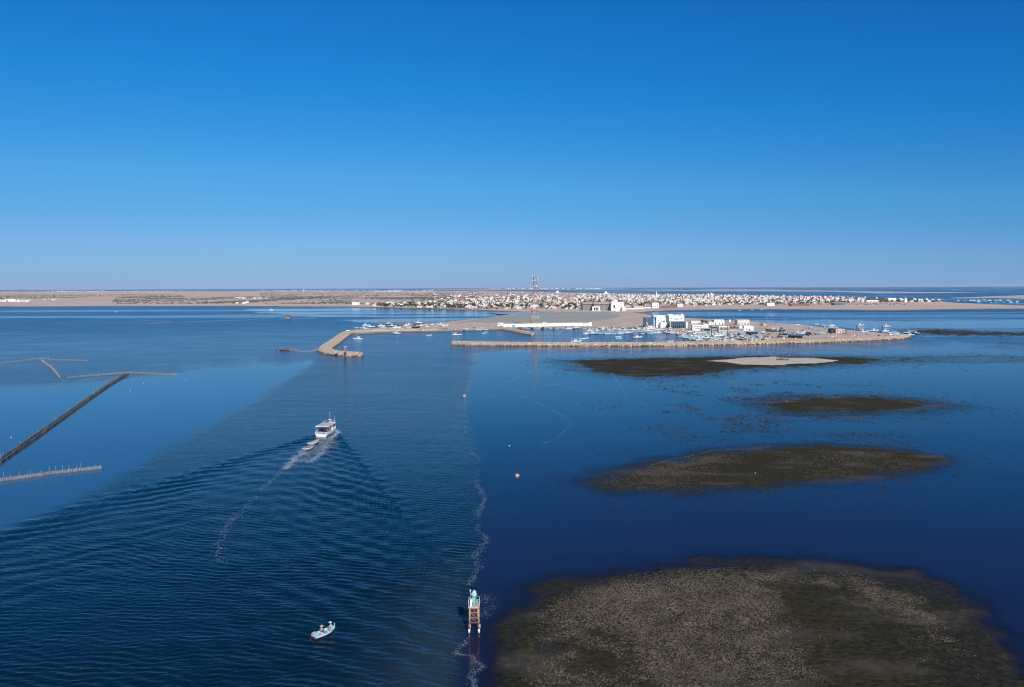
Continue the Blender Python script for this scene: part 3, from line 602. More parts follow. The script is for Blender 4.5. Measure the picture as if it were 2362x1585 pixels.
#@@PART3
# ------------------------------------------------------------------ boats: hull lofted from stations
def hull_pts(L, B, H, n=9, sf=.78, rake=.12, draft=.25, sheer=.5):
    st = []
    for i in range(n):
        t = i / (n - 1)
        f = sf + (1 - sf) * math.sin(math.pi / 2 * t / .4) if t < .4 else max(0.02, 1 - ((t - .4) / .6) ** 2.3)
        z = H * (1 + sheer * max(0, (t - .35) / .65) ** 2 + .06 * (1 - t) ** 2)
        st.append((-L / 2 + L * t, B / 2 * f, z, rake * L * max(0, (t - .7) / .3) ** 2))
    return st
def hull_meshes(L, B, H, up, low, rim, inner, n=9, draft=.25, floor=.3, nthw=3, sheer=.5, deck=None, sf=.78):
    S = hull_pts(L, B, H, n, sf=sf, draft=draft, sheer=sheer); parts = []
    b = MB()
    for x, hb, z, rk in S:
        b.v += [(x - rk * .9, 0, -draft), (x - rk * .6, hb * .72, -draft * .2), (x - rk * .25, hb * .93, z * .45), (x, hb, z)]
        b.v += [(x - rk * .6, -hb * .72, -draft * .2), (x - rk * .25, -hb * .93, z * .45), (x, -hb, z)]
    for i in range(n - 1):
        o, p = i * 7, i * 7 + 7
        for a, c, m in ((0, 1, 1), (1, 2, 1), (2, 3, 0)):
            b.f.append((o + a, p + a, p + c, o + c)); b.m.append(m)
        for a, c, m in ((0, 4, 1), (4, 5, 1), (5, 6, 0)):
            b.f.append((o + a, o + c, p + c, p + a)); b.m.append(m)
    b.f += [(0, 1, 2, 5, 4), (2, 3, 6, 5)]; b.m += [1, 0]
    parts.append(('hull', b.mesh('hull', [up, low])))
    w = max(.06, B * .045); b = MB()
    for x, hb, z, rk in S:
        q = max(hb - w, .01)
        for s in (1, -1): b.v += [(x, s * (hb + w * .3), z - .05), (x, s * (hb + w * .3), z + .04), (x, s * q, z + .04), (x, s * q, z - .05)]
    for i in range(n - 1):
        for s in (0, 4):
            o, p = i * 8 + s, i * 8 + 8 + s
            for k in range(3): b.f.append((o + k, p + k, p + k + 1, o + k + 1) if s == 0 else (o + k, o + k + 1, p + k + 1, p + k)); b.m.append(0)
    x, hb, z, rk = S[0]; b.box((x, 0, z), (w * 1.3, hb * 2, .09)); parts.append(('gunwale', b.mesh('gunwale', rim)))
    b = MB(); fl = H * floor if deck is None else H * deck
    for x, hb, z, rk in S:
        q = max(hb - w, .01); b.v += [(x - rk * .15, q * .86, fl), (x, q, z), (x - rk * .15, -q * .86, fl), (x, -q, z)]
    for i in range(n - 1):
        o, p = i * 4, i * 4 + 4
        b.f += [(o, o + 1, p + 1, p), (o + 2, p + 2, p + 3, o + 3), (o, p, p + 2, o + 2)]; b.m += [0, 0, 0]
    b.f.append((0, 2, 3, 1)); b.m.append(0)
    parts.append(('deck' if deck else 'lining', b.mesh('lining', inner)))
    for k in range(nthw):
        t = .18 + .55 * k / max(1, nthw - 1); x = -L / 2 + L * t; i = min(n - 1, int(t * (n - 1)))
        b = MB(); b.box((x, 0, S[i][2] * .72), (.26 * max(1, L / 6), S[i][1] * 1.85, .05)); parts.append(('thwart', b.mesh('thwart', inner if k else rim)))
    return parts
def part_box(name, m, *boxes):
    b = MB()
    for bb in boxes: b.box(*bb)
    return (name, b.mesh(name, m))
def part_tube(name, m, *tubes):
    b = MB()
    for t in tubes: b.tube(*t)
    return (name, b.mesh(name, m))
SPEC = {}
def open_boat(up, low, rim, inner, L=6.0): return ('open_boat', hull_meshes(L, L * .34, .75, up, low, rim, inner))
def cabin_boat(up, low, rim, inner, cab, L=9.5, mast=True, canopy=False):
    B = L * .33; H = 1.25; p = hull_meshes(L, B, H, up, low, rim, inner, deck=.72, nthw=0)
    b = MB(); b.box((-L * .12, 0, H * .72 + 1.0), (L * .22, B * .58, 2.0)); b.box((-L * .12, 0, H * .72 + 2.05), (L * .27, B * .68, .1)); cabm = b.mesh('wheelhouse', cab)
    wins = [part_box('window', dark, ((-L * .12 + L * .111, y, H * .72 + 1.45), (.04, B * .2, .55))) for y in (-B * .15, B * .15)] + [part_box('window', dark, ((-L * .12, s * B * .291, H * .72 + 1.45), (L * .14, .04, .5))) for s in (-1, 1)] + [part_box('window', dark, ((-L * .231, 0, H * .72 + 1.1), (.04, B * .25, 1.5)))]
    p.append(('wheelhouse', cabm, wins))
    if mast: p.append(part_tube('mast', steelwhite, ((L * .12, 0, H * .7), (L * .12, 0, H + 4.2), .07, .05), ((L * .12, 0, H + 3.6), (-L * .1, 0, H + 3.0), .04)))
    if canopy:
        p.append(part_box('canopy', decktan if canopy == 1 else hullwhite, ((-L * .34, 0, H + 2.0), (L * .26, B * .8, .08))))
        for x in (-.45, -.24):
            for s in (-1, 1): p.append(part_tube('canopy_post', steelwhite, ((L * x, s * B * .36, H * .7), (L * x, s * B * .36, H + 2.0), .04)))
    return ('cabin_boat', p)
def trawler(up, low, rim, inner, cab, L=14.0):
    B = L * .3; H = 2.1; p = hull_meshes(L, B, H, up, low, rim, inner, deck=.75, nthw=0, draft=1.1, sheer=.6)
    b = MB(); z = H * .75; b.box((-L * .2, 0, z + 1.2), (L * .26, B * .62, 2.4)); b.box((-L * .2, 0, z + 2.47), (L * .3, B * .72, .14)); cm = b.mesh('wheelhouse', cab)
    wins = [part_box('window', dark, ((-L * .2 + L * .131, y, z + 1.7), (.05, B * .15, .6))) for y in (-B * .2, 0, B * .2)] + [part_box('window', dark, ((-L * .2, s * B * .311, z + 1.7), (L * .15, .05, .6))) for s in (-1, 1)]
    p.append(('wheelhouse', cm, wins))
    p.append(part_tube('mast', steelwhite, ((L * .15, 0, z), (L * .15, 0, z + 5.5), .1, .07))); p.append(part_tube('boom', steelwhite, ((L * .15, 0, z + 1.6), (-L * .06, 0, z + 4.3), .07)))
    p.append(part_box('net_winch', hullbrown, ((-L * .42, 0, z + .4), (.9, B * .4, .8))))
    return ('trawler', p)
wh, tq = hullwhite, hullturq
SP = {'ow': open_boat(wh, hullturq, wh, hullturq), 'ot': open_boat(tq, hullblue, wh, skypaint), 'ob': open_boat(hullblue, hullblack, wh, skypaint), 'og': open_boat(hullgreen, hullred, wh, hullgreen), 'on': open_boat(hullbrown, hullblack, hullbrown, hullbrown),
      'cw': cabin_boat(wh, tq, wh, deckwood, wh), 'ct': cabin_boat(tq, hullred, wh, skypaint, wh), 'cc': cabin_boat(wh, hullblue, wh, deckwood, wh, canopy=1), 'cd': cabin_boat(wh, hullblack, wh, deckwood, wh, canopy=2), 'cg': cabin_boat(hullgreen, hullblack, wh, deckwood, wh),
      'tb': trawler(hullblue, hullblack, wh, deckwood, wh), 'tk': trawler(hullblack, hullbrown, wh, deckwood, wh), 'ts': trawler(hullslate, hullblack, steelgrey, deckwood, skypaint), 'tw': trawler(wh, hullslate, wh, deckwood, wh), 'tn': trawler(hullbrown, hullblack, wh, deckwood, hullbrown)}
DESC = {'ow': 'white open rowing boat', 'ot': 'turquoise open boat', 'ob': 'dark blue open boat', 'og': 'sea-green open boat', 'on': 'bare brown open boat', 'cw': 'white masted cabin boat', 'ct': 'turquoise white-topped cabin boat', 'cc': 'white cabin boat with tan canopy', 'cd': 'white cabin boat with white canopy', 'cg': 'sea-green white-topped cabin boat',
        'tb': 'blue-hulled trawler', 'tk': 'black-hulled trawler', 'ts': 'slate-blue trawler', 'tw': 'white-hulled trawler', 'tn': 'brown trawler'}
USED = {}
def boat(k, px_, py_, rz, where, group, z=0.0, sc=1.0):
    p = G(px_, py_, z); lab = f'{DESC[k]} {where}'
    if lab in USED:
        h = rz % 360; lab += ', bow east' if h < 45 or h > 315 else ', bow west' if 135 < h < 225 else ', end-on'
    USED[lab] = 1
    return spawn(SP[k], lab, 'boat', p, math.radians(rz), group, sc)

# ------------------------------------------------------------------ people
def person(label, loc, rz, joints, edges, radii, mats_by, group=None):
    """one skinned body; joints: point list, edges: pairs, first joint the pelvis; hair and hat are children"""
    root = thing('person', label, 'person', loc, rz, group)
    me = bpy.data.meshes.new('body'); me.from_pydata(joints, edges, []); me.materials.append(mats_by[0])
    o = obj('body', me, root); sk = o.modifiers.new('skin', 'SKIN'); sk.use_smooth_shade = True
    for i, r in enumerate(radii): me.skin_vertices[0].data[i].radius = (r, r)
    me.skin_vertices[0].data[0].use_root = True
    ss = o.modifiers.new('sub', 'SUBSURF'); ss.levels = 1; ss.render_levels = 1
    return root
def sitter(label, loc, rz, shirt, trousers, hat, hatmat, lean=.12):
    L_ = lean; j = [(0, 0, .10), (-.02 + L_ * .3, 0, .32), (L_, 0, .55), (L_ + .02, 0, .66), (L_ + .06, 0, .80)]
    e = [(0, 1), (1, 2), (2, 3), (3, 4)]; r = [.15, .15, .16, .06, .10]
    for s in (-1, 1):
        k = len(j); j += [(L_, s * .19, .53), (L_ + .08, s * .26, .32), (L_ + .30, s * .17, .22), (L_ + .38, s * .14, .21)]
        e += [(2, k), (k, k + 1), (k + 1, k + 2), (k + 2, k + 3)]; r += [.075, .055, .045, .04]
        k = len(j); j += [(.42, s * .14, .16), (.50, s * .14, -.26), (.60, s * .14, -.30)]; e += [(0, k), (k, k + 1), (k + 1, k + 2)]; r += [.095, .06, .055]
    root = person(label, loc, rz, j, e, r, [skinm])
    # clothes follow the body: shirt and trousers as slightly larger skins
    def cloth(name, idx, grow, m):
        mp = {a: i for i, a in enumerate(idx)}; me = bpy.data.meshes.new(name)
        me.from_pydata([j[a] for a in idx], [(mp[a], mp[b]) for a, b in e if a in mp and b in mp], []); me.materials.append(m)
        o = obj(name, me, root); o.modifiers.new('skin', 'SKIN').use_smooth_shade = True
        for i, a in enumerate(idx): me.skin_vertices[0].data[i].radius = (r[a] + grow, r[a] + grow)
        me.skin_vertices[0].data[0].use_root = True; q = o.modifiers.new('sub', 'SUBSURF'); q.levels = 1; q.render_levels = 1
    cloth('shirt', [1, 0, 2, 5, 6, 12, 13], .035, shirt); cloth('trousers', [0, 9, 10, 16, 17], .03, trousers)
    hx = L_ + .06
    if hat:
        b = MB(); b.dome((hx, 0, .86), .27, 0, 12, 4, .28); b.dome((hx, 0, .88), .13, 0, 10, 4, 1.0); b.add([(hx + .27 * math.cos(t * math.pi / 6), .27 * math.sin(t * math.pi / 6), .858) for t in range(12)], [tuple(range(12))[::-1]])
        obj('hat', b.mesh('hat', hatmat, True), root)
    else:
        b = MB(); b.dome((hx - .01, 0, .82), .118, 0, 10, 4, .9); obj('hair', b.mesh('hair', mat('dark_hair', (.02, .015, .012), None, .6, 3), True), root)
    b = MB(); b.tube((hx + .09, 0, .80), (hx + .125, 0, .775), .018, .012, 5); obj('nose', b.mesh('nose', skinm, True), root)
    for s in (-1, 1):
        b = MB(); b.dome((hx + .085, s * .038, .815), .014, 0, 6, 3); obj('eye', b.mesh('eye', dark), root)
        for q in range(4):
            b = MB(); b.tube((L_ + .38, s * (.115 + q * .018), .20), (L_ + .455, s * (.115 + q * .016), .17), .0095, .008, 5); obj('finger', b.mesh('finger', skinm, True), root)
    return root

# ------------------------------------------------------------------ near things: small boat with two people
p0 = G(723, 1474); p1 = G(774, 1453); d = p1 - p0; LB = d.length; rzb = math.atan2(d.y, d.x); c0 = G(748.5, 1463)
LB = 4.0
tealin = mat('bright_turquoise_lining', (.12, .52, .66), (.20, .58, .68), .5, 2.0, c3=(.42, .56, .58), scale3=4)
small = ('open_boat', hull_meshes(LB, 1.75, .40, skypaint, hullred, hullwhite, tealin, n=11, nthw=0, floor=.45, sheer=.75, sf=.8))
rb = spawn(small, 'turquoise and white open boat with dark red sides carrying two people', 'boat', (c0.x, c0.y, 0.0), rzb, None, .88)
obj('foredeck', part_box('d', tealin, ((1.25, 0, .56), (1.0, .95, .05)))[1], rb)
obj('stem_post', part_box('d', skypaint, ((LB / 2 - .04, 0, .88), (.12, .1, .7)))[1], rb)
obj('stern_deck', part_box('d', tealin, ((-1.6, 0, .38), (.9, 1.3, .05)))[1], rb)
obj('thwart', part_box('d', hullwhite, ((-.5, 0, .36), (.3, 1.5, .06)))[1], rb)
obj('thwart', part_box('d', hullwhite, ((.55, 0, .38), (.28, 1.5, .06)))[1], rb)
obj('engine_box', part_box('d', mat('weathered_grey_box', (.30, .33, .35), (.2, .22, .24), .7, 3), ((.05, -.2, .36), (.5, .5, .36)))[1], rb)
def on_boat(x, y, z): ca, sa = math.cos(rzb), math.sin(rzb); x, y, z = x * .88, y * .88, z * .88; return (c0.x + x * ca - y * sa, c0.y + x * sa + y * ca, z)
straw = mat('straw_hat', (.55, .43, .31), (.45, .35, .26), .9, 6)
sitter('person in a wide straw hat and mauve shirt seated amidships', on_boat(-.5, .25, .38), rzb + .5, mat('mauve_shirt', (.20, .17, .28), (.15, .13, .22), .9, 4), mat('navy_trousers', (.02, .025, .05), None, .9, 4), True, straw, .2)
sitter('person in pale clothes and a light cap seated at the bow', on_boat(1.4, 0, .58), rzb + math.pi - .6, mat('pale_shirt', (.58, .54, .50), (.5, .46, .42), .9, 4), mat('reddish_trousers', (.28, .10, .08), None, .9, 4), True, mat('light_cap', (.6, .57, .52), None, .9, 4), .12)
one('mooring_rope', lambda b: (b.tube(on_boat(-2.1, .35, .4), on_boat(-2.6, .1, .02), .03), b.tube(on_boat(-2.6, .1, .02), on_boat(-3.2, -.3, -.1), .03)), mat('blue_rope', (.05, .09, .25), None, .9, 5), rb).matrix_parent_inverse = Matrix.LocRotScale(Vector((c0.x, c0.y, 0)), Matrix.Rotation(rzb, 3, 'Z'), Vector((.88, .88, .88))).inverted()
CRATE = MB()
for s in ((0, .29, .16, .6, .02, .3), (0, -.29, .16, .6, .02, .3), (.29, 0, .16, .02, .56, .3), (-.29, 0, .16, .02, .56, .3), (0, 0, .03, .58, .56, .04)): CRATE.box(s[:3], s[3:])
cr_ = obj('fish_crate', CRATE.mesh('fish_crate', mat('pale_crate', (.45, .43, .38), None, .7, 3)), None, on_boat(-1.65, .3, .41), rzb); tag(cr_, 'small pale fish crate on the stern deck of the turquoise boat', 'crate')

# ------------------------------------------------------------------ near things: channel beacon
bb = G(1094, 1455); BR = thing('channel_beacon', 'green channel beacon on four rusty cream legs standing in the water', 'beacon', (bb.x, bb.y, 0), .0)
LEG = [(-.72, -.72), (.72, -.72), (.72, .72), (-.72, .72)]; TOP = [(.80 * x, .80 * y) for x, y in LEG]
def lp(i, z): f = z / 3.75; return Vector((LEG[i][0] * (1 - f) + TOP[i][0] * f, LEG[i][1] * (1 - f) + TOP[i][1] * f, z))
for i in range(4):
    l = tb('leg', lp(i, 1.35), lp(i, 3.75), .135, beaconcream, BR, .125, 10)
    tb('rust_band', lp(i, .62), lp(i, 1.36), .138, beaconrust, l, n=10); tb('white_band', lp(i, .03), lp(i, .63), .155, hullwhite, l, n=10); tb('submerged_leg', lp(i, -2.9), lp(i, .04), .16, weedleg, l, n=10)
for f in range(4):
    a, c = f, (f + 1) % 4
    for z0, z1 in ((1.5, 2.25), (2.25, 3.0), (3.0, 3.7)):
        tb('brace', lp(a, z0), lp(c, z1), .028, beaconrust, BR); tb('brace', lp(c, z0), lp(a, z1), .028, beaconrust, BR); tb('girt', lp(a, z0), lp(c, z0), .035, beaconcream, BR)
bx('platform', (0, 0, 3.80), (1.62, 1.62, .1), mat('beacon_platform', (.62, .58, .54), (.5, .42, .36), .8, 3), BR)
bx('platform_beam', (0, -.74, 3.70), (1.5, .1, .12), beaconrust, BR)
for x in (-.76, 0, .76):
    for y in (-.76, .76):
        tb('rail_post', (x, y, 3.85), (x, y, 4.85), .025, steelwhite, BR)
    if x: tb('rail_post', (x, 0, 3.85), (x, 0, 4.85), .025, steelwhite, BR)
for z in (4.35, 4.85):
    for p, q in (((-.76, .76), (.76, .76)), ((-.76, -.76), (-.76, .76)), ((.76, -.76), (.76, .76))): tb('rail', (*p, z), (*q, z), .022, steelwhite, BR)
drum = one('lantern_drum', lambda b: b.tube((0, 0, 3.85), (0, 0, 5.45), .36, .34, 16), beacongreen, BR, True)
bx('hatch', (-.12, -.35, 4.75), (.34, .06, .6), mat('hatch_grey', (.45, .48, .46), None, .6, 3), drum); bx('battery_box', (-.42, -.16, 4.35), (.3, .5, 1.0), hullwhite, BR); bx('cable_box', (.42, .2, 4.2), (.25, .3, .6), steelgrey, BR)
for k in range(6): bx('ladder_rung', (.0, -.38, 3.95 + k * .13), (.42, .04, .03), steelwhite, drum)
one('collar', lambda b: b.tube((0, 0, 5.45), (0, 0, 5.52), .42, .42, 16), hullwhite, BR)
sp_ = one('solar_panel', lambda b: b.add([(-.36, 0, 5.58), (0, -.32, 5.62), (.36, 0, 5.80), (0, .32, 5.98), (-.36, 0, 5.62), (0, -.32, 5.66), (.36, 0, 5.84), (0, .32, 6.02)], [(4, 5, 6, 7), (3, 2, 1, 0), (0, 1, 5, 4), (1, 2, 6, 5), (2, 3, 7, 6), (3, 0, 4, 7)]), hullwhite, BR)
one('solar_cells', lambda b: b.add([(-.26, 0, 5.655), (0, -.23, 5.69), (.26, 0, 5.82), (0, .23, 5.945)], [(0, 1, 2, 3)]), mat('solar_cells', (.03, .035, .05), None, .2, 4), sp_)
tb('panel_post', (0, 0, 5.5), (0, 0, 5.75), .05, steelwhite, BR); tb('lamp_post', (-.55, .3, 3.85), (-.55, .3, 5.95), .035, steelgrey, BR); one('lamp', lambda b: b.tube((-.55, .3, 5.7), (-.55, .3, 6.05), .1, .08, 10), hullwhite, BR, True)

# ------------------------------------------------------------------ near things: the white excursion boat and its two dinghies
FX = Vector((FERRY.x, FERRY.y, 0)); HEAD = math.radians(83)
EB = thing('excursion_boat', 'white motor boat with flat grey canopy heading towards the harbour', 'boat', FX + Vector((math.cos(HEAD), math.sin(HEAD), 0)) * 4.6, HEAD)
EL, EBm = 11.6, 5.0
for p in hull_meshes(EL, EBm, 1.45, hullwhite, hullwhite, hullwhite, deckwood, n=13, deck=.62, nthw=0, sheer=.55, sf=.86, draft=.4): obj(p[0], p[1], EB)
bx('canopy', (-1.9, 0, 3.42), (6.2, 4.5, .12), decktan, EB); bx('canopy_edge', (-5.02, 0, 3.36), (.1, 4.56, .22), hullwhite, EB)
for s in (-1, 1):
    bx('canopy_edge', (-1.9, s * 2.26, 3.36), (6.2, .08, .2), hullwhite, EB)
    for x in (-4.9, -3.4, -1.9, -.4): tb('canopy_post', (x, s * 2.1, .9), (x, s * 2.1, 3.36), .05, steelwhite, EB)
    bx('side_bench', (-3.2, s * 1.4, 1.12), (3.2, .5, .42), hullbrown, EB)
wl = bx('wheelhouse', (1.6, 0, 2.05), (2.6, 3.5, 2.5), hullwhite, EB); bx('wheelhouse_roof', (1.6, 0, 3.38), (2.9, 3.9, .14), hullwhite, EB)
for s in (-1, 1): bx('window', (1.6, s * 1.76, 2.5), (1.7, .04, .7), dark, wl)
bx('doorway', (.29, -.3, 1.95), (.04, .9, 2.0), dark, wl); bx('window', (.29, .75, 2.45), (.04, .8, .8), dark, wl)
for y in (-.95, 0, .95): bx('window', (2.91, y, 2.5), (.04, .8, .75), dark, wl)
for s in (-1, 1):
    for x in (.3, 1.2, 2.1, 2.95): tb('roof_rail_post', (x, s * 1.65, 3.45), (x, s * 1.65, 4.05), .03, steelwhite, EB)
    tb('roof_rail', (.3, s * 1.65, 4.05), (2.95, s * 1.65, 4.05), .03, steelwhite, EB)
tb('roof_rail', (2.95, -1.65, 4.05), (2.95, 1.65, 4.05), .03, steelwhite, EB)
bx('rooftop_seat', (1.5, .9, 3.75), (1.0, .6, .5), hullbrown, EB)
one('life_raft', lambda b: b.tube((1.9, -.2, 3.75), (2.8, -.2, 3.75), .3, .3, 10), hullwhite, EB, True); tb('mast', (1.2, -.5, 3.45), (1.2, -.5, 7.2), .055, steelwhite, EB, .03); bx('radar', (1.2, -.5, 4.6), (.5, .9, .18), hullwhite, EB)
tb('flag_pole', (2.6, -1.6, 1.5), (2.6, -1.6, 5.4), .07, steelred, EB, .05); tb('bow_rail', (3.4, 1.4, 2.1), (5.9, .3, 2.75), .03, steelwhite, EB); tb('bow_rail', (3.4, -1.4, 2.1), (5.9, -.3, 2.75), .03, steelwhite, EB)
bx('stern_locker', (-5.3, 0, 1.15), (.9, 2.4, .5), hullwhite, EB)
ca, sa = math.cos(HEAD), math.sin(HEAD); EO = Vector(EB.location)
def on_eb(x, y, z): return (EO.x + x * ca - y * sa, EO.y + x * sa + y * ca, z)
sitter('person in a red shirt seated under the canopy of the white motor boat', on_eb(-3.6, -1.35, 1.33), HEAD + 1.4, mat('red_shirt', (.45, .09, .07), None, .9, 4), mat('dark_trousers', (.03, .03, .035), None, .9, 4), False, None)
sitter('person in a dark shirt seated beside the wheelhouse door under the canopy', on_eb(-2.2, 1.35, 1.33), HEAD - 1.5, mat('dark_shirt', (.06, .05, .07), None, .9, 4), mat('dark_trousers', (.03, .03, .035), None, .9, 4), False, None)
DG = ('dinghy', hull_meshes(4.6, 1.7, .6, hullwhite, hullslate, hullwhite, deckwood, nthw=3, sheer=.6))
DG2 = ('dinghy', hull_meshes(4.6, 1.7, .6, hullwhite, hullslate, hullwhite, hullbrown, nthw=3, sheer=.6))
q1 = G(724, 1024); q2 = G(713, 1036)
spawn(DG, 'white dinghy towed directly behind the motor boat', 'dinghy', (q1.x, q1.y, .02), math.radians(62)); spawn(DG2, 'white dinghy with brown lining, last of the tow', 'dinghy', (q2.x, q2.y, .02), math.radians(66))

# ------------------------------------------------------------------ floats
def buoy(px_, py_, r, m, m2, label, name='mooring_buoy', cat='buoy'):
    p = G(px_, py_); t = thing(name, label, cat, p)
    b = MB(); b.dome((0, 0, 0), r, 0, 12, 5); b.add([(r * math.cos(a * math.pi / 6), r * math.sin(a * math.pi / 6), 0) for a in range(12)] + [(r * .6 * math.cos(a * math.pi / 6), r * .6 * math.sin(a * math.pi / 6), -r * .6) for a in range(12)], [(12 + a, 12 + (a + 1) % 12, (a + 1) % 12, a) for a in range(12)] + [tuple(range(12, 24))[::-1]])
    obj('float', b.mesh('float', m, True), t); b = MB(); b.tube((0, 0, r * .9), (0, 0, r * 1.35), r * .12, r * .12, 6); b.tube((-r * .2, 0, r * 1.3), (r * .2, 0, r * 1.3), r * .08, r * .08, 5); obj('ring', b.mesh('ring', m2), t)
buoy(1193, 1098, .62, mat('faded_orange_float', (.52, .38, .28), (.42, .30, .22), .7, 2), dark, 'large faded buff buoy floating alone on the calm water')
buoy(1175, 1029, .22, hullwhite, steelgrey, 'tiny white float beyond the large buff buoy')
buoy(1071, 914, .75, mat('pinkish_float', (.55, .38, .35), None, .7, 2), steelgrey, 'pinkish float at the far end of the foam line')
for a, c, l in ((300, 901, 'small white float just below the angled weir'), (331, 884, 'tiny white float midway along the far weir arm'), (429, 875, 'small white float off the tip of the far weir arm'), (26, 1009, 'small white float above the long weir leg')): buoy(a, c, .2, hullwhite, steelgrey, l)
for a, c, l in ((1815, 927, 'white float resting on the far seagrass shoal'), (1923, 840, 'white float beside the tip of the sand bank'), (1742, 1092, 'white float lying on the middle seagrass shoal')): buoy(a, c, .18, hullwhite, steelgrey, l)
rk = one('sea_bird', lambda b: None, hullwhite) if False else None

# ------------------------------------------------------------------ fish weirs of palm sticks
def weir(runs, label, hgt, stake_h, stake_step, dens, double=False, mats_=None, tall=None, dark_=False, rough=.3):
    first = G(*runs[0][0]); root = thing('fish_weir', label, 'fish weir', first); O = first
    sm = stickdark if dark_ else stickm
    bars = MB(); rails = MB(); kst = 0; cheap = stake_step > 4
    for run in runs:
        P = [G(*q) for q in run]
        for a, c in zip(P[:-1], P[1:]):
            L = (c - a).length; d = (c - a).normalized(); nrm = Vector((-d.y, d.x, 0))
            for off in ((-.7, .7) if double else (0,)):
                n = int(L * dens)
                for i in range(n):
                    t = (i + random.random()) / n * L; p = a + d * t + nrm * (off + random.gauss(0, .06)) - O; h = hgt * random.uniform(.65, 1.15)
                    w = random.uniform(.03, .06); tl = random.gauss(0, .08); tp = p + d * tl + nrm * random.gauss(0, .08)
                    bars.add([(p.x - d.x * w, p.y - d.y * w, -.4), (p.x + d.x * w, p.y + d.y * w, -.4), (tp.x + d.x * w, tp.y + d.y * w, h), (tp.x - d.x * w, tp.y - d.y * w, h),
                              (p.x - nrm.x * w, p.y - nrm.y * w, -.4), (p.x + nrm.x * w, p.y + nrm.y * w, -.4), (tp.x + nrm.x * w, tp.y + nrm.y * w, h), (tp.x - nrm.x * w, tp.y - nrm.y * w, h)], [(0, 1, 2, 3), (4, 5, 6, 7)])
                for z in (hgt * .35, hgt * .75): rails.tube(a + nrm * off - O + Vector((0, 0, z)), c + nrm * off - O + Vector((0, 0, z)), .05, .05, 4)
                t = random.uniform(0, stake_step)
                while t < L:
                    p = a + d * t + nrm * (off + random.gauss(0, .12)) - O; h = stake_h * random.uniform(.7, 1.2)
                    if tall and random.random() < .08: h *= tall
                    q = p + Vector((random.gauss(0, .10), random.gauss(0, .10), h)); p = p + Vector((0, 0, -.6))
                    tb('stake', p, q, random.uniform(.045, .075), stickm if not dark_ or random.random() < .3 else stickdark, root, .035, 4)
                    t += stake_step * random.uniform(.6, 1.4)
    o = obj('palm_stick_screen', bars.mesh('screen', sm), root, kind='stuff'); obj('rail', rails.mesh('rail', sm), root, kind='stuff'); return root
weir([[(-130, 1130), (0, 1111), (95, 1098), (120, 1094), (235, 1081)]], 'near pale stick weir with tall spaced stakes', .95, 2.0, 1.5, 7, tall=1.35)
weir([[(-40, 1096), (0, 1066), (70, 1018), (185, 935), (245, 893), (293, 863)]], 'long dark double stick weir running diagonally away', .9, 1.7, 3.4, 4, double=True, tall=1.8, dark_=True)
weir([[(155, 873), (200, 868.5), (290, 861.5), (300, 861), (360, 863.5), (408, 866)]], 'pale curved stick weir crossing the head of the diagonal one', 1.0, 2.5, 2.2, 5)
weir([[(-60, 842), (20, 837), (75, 831)], [(73, 829), (115, 828)], [(110, 831), (165, 832), (204, 834)], [(95, 832), (120, 850), (138, 872)]], 'farther stick weir with a short arm angled towards the camera', 1.1, 2.0, 4.0, 3, dark_=False)
weir([[(646, 806), (665, 808), (700, 812.5), (722, 811), (738, 806)]], 'curved stick weir joined to the hooked breakwater', 1.3, 2.2, 3.0, 3.5, dark_=False)
weir([[(310, 739), (350, 740.5), (395, 743)], [(345, 746.5), (450, 742.5), (560, 739), (632, 734.5)]], 'long thin stick weir out in the lagoon', 1.2, 2.0, 14, 1.0)
weir([[(646, 737), (690, 736.5), (730, 735.5)]], 'short stick weir in front of the brushwood hut', 1.3, 2.0, 10, 1.2)
weir([[(2302, 790.5), (2330, 791.5), (2420, 794)]], 'dark stick weir lying off the harbour point', 1.2, 1.8, 5, 3, dark_=True)
hp = G(664, 735.5); HT = thing('fishing_hut', 'small brushwood hut on stilts out in the lagoon', 'hut', hp)
bx('platform', (0, 0, .9), (12, 6, .3), hullbrown, HT); bx('wall', (0, 0, 2.4), (8, 4.5, 2.7), stickm, HT); one('roof', lambda b: b.vault(10, 6, .1, 1.6, 0, 4, (0, 0, 3.75)), stickdark, HT)
for x in (-5, -1.6, 1.6, 5):
    for y in (-2.6, 2.6): tb('stilt', (x, y, -2), (x, y, .8), .14, hullbrown, HT)
hb_ = G(657, 808); one2 = thing('brush_heap', 'reddish heap of brushwood at the tip of the curved weir', 'brush heap', hb_)
V_, F_ = rocks(np.stack([RNG.normal(0, 3, 60), RNG.normal(0, 1.2, 60), .3 + .6 * RNG.random(60)], 1), .25 + .5 * RNG.random(60)); obj('bundle', npmesh('bundle', V_, F_, woodred), one2, kind='stuff')

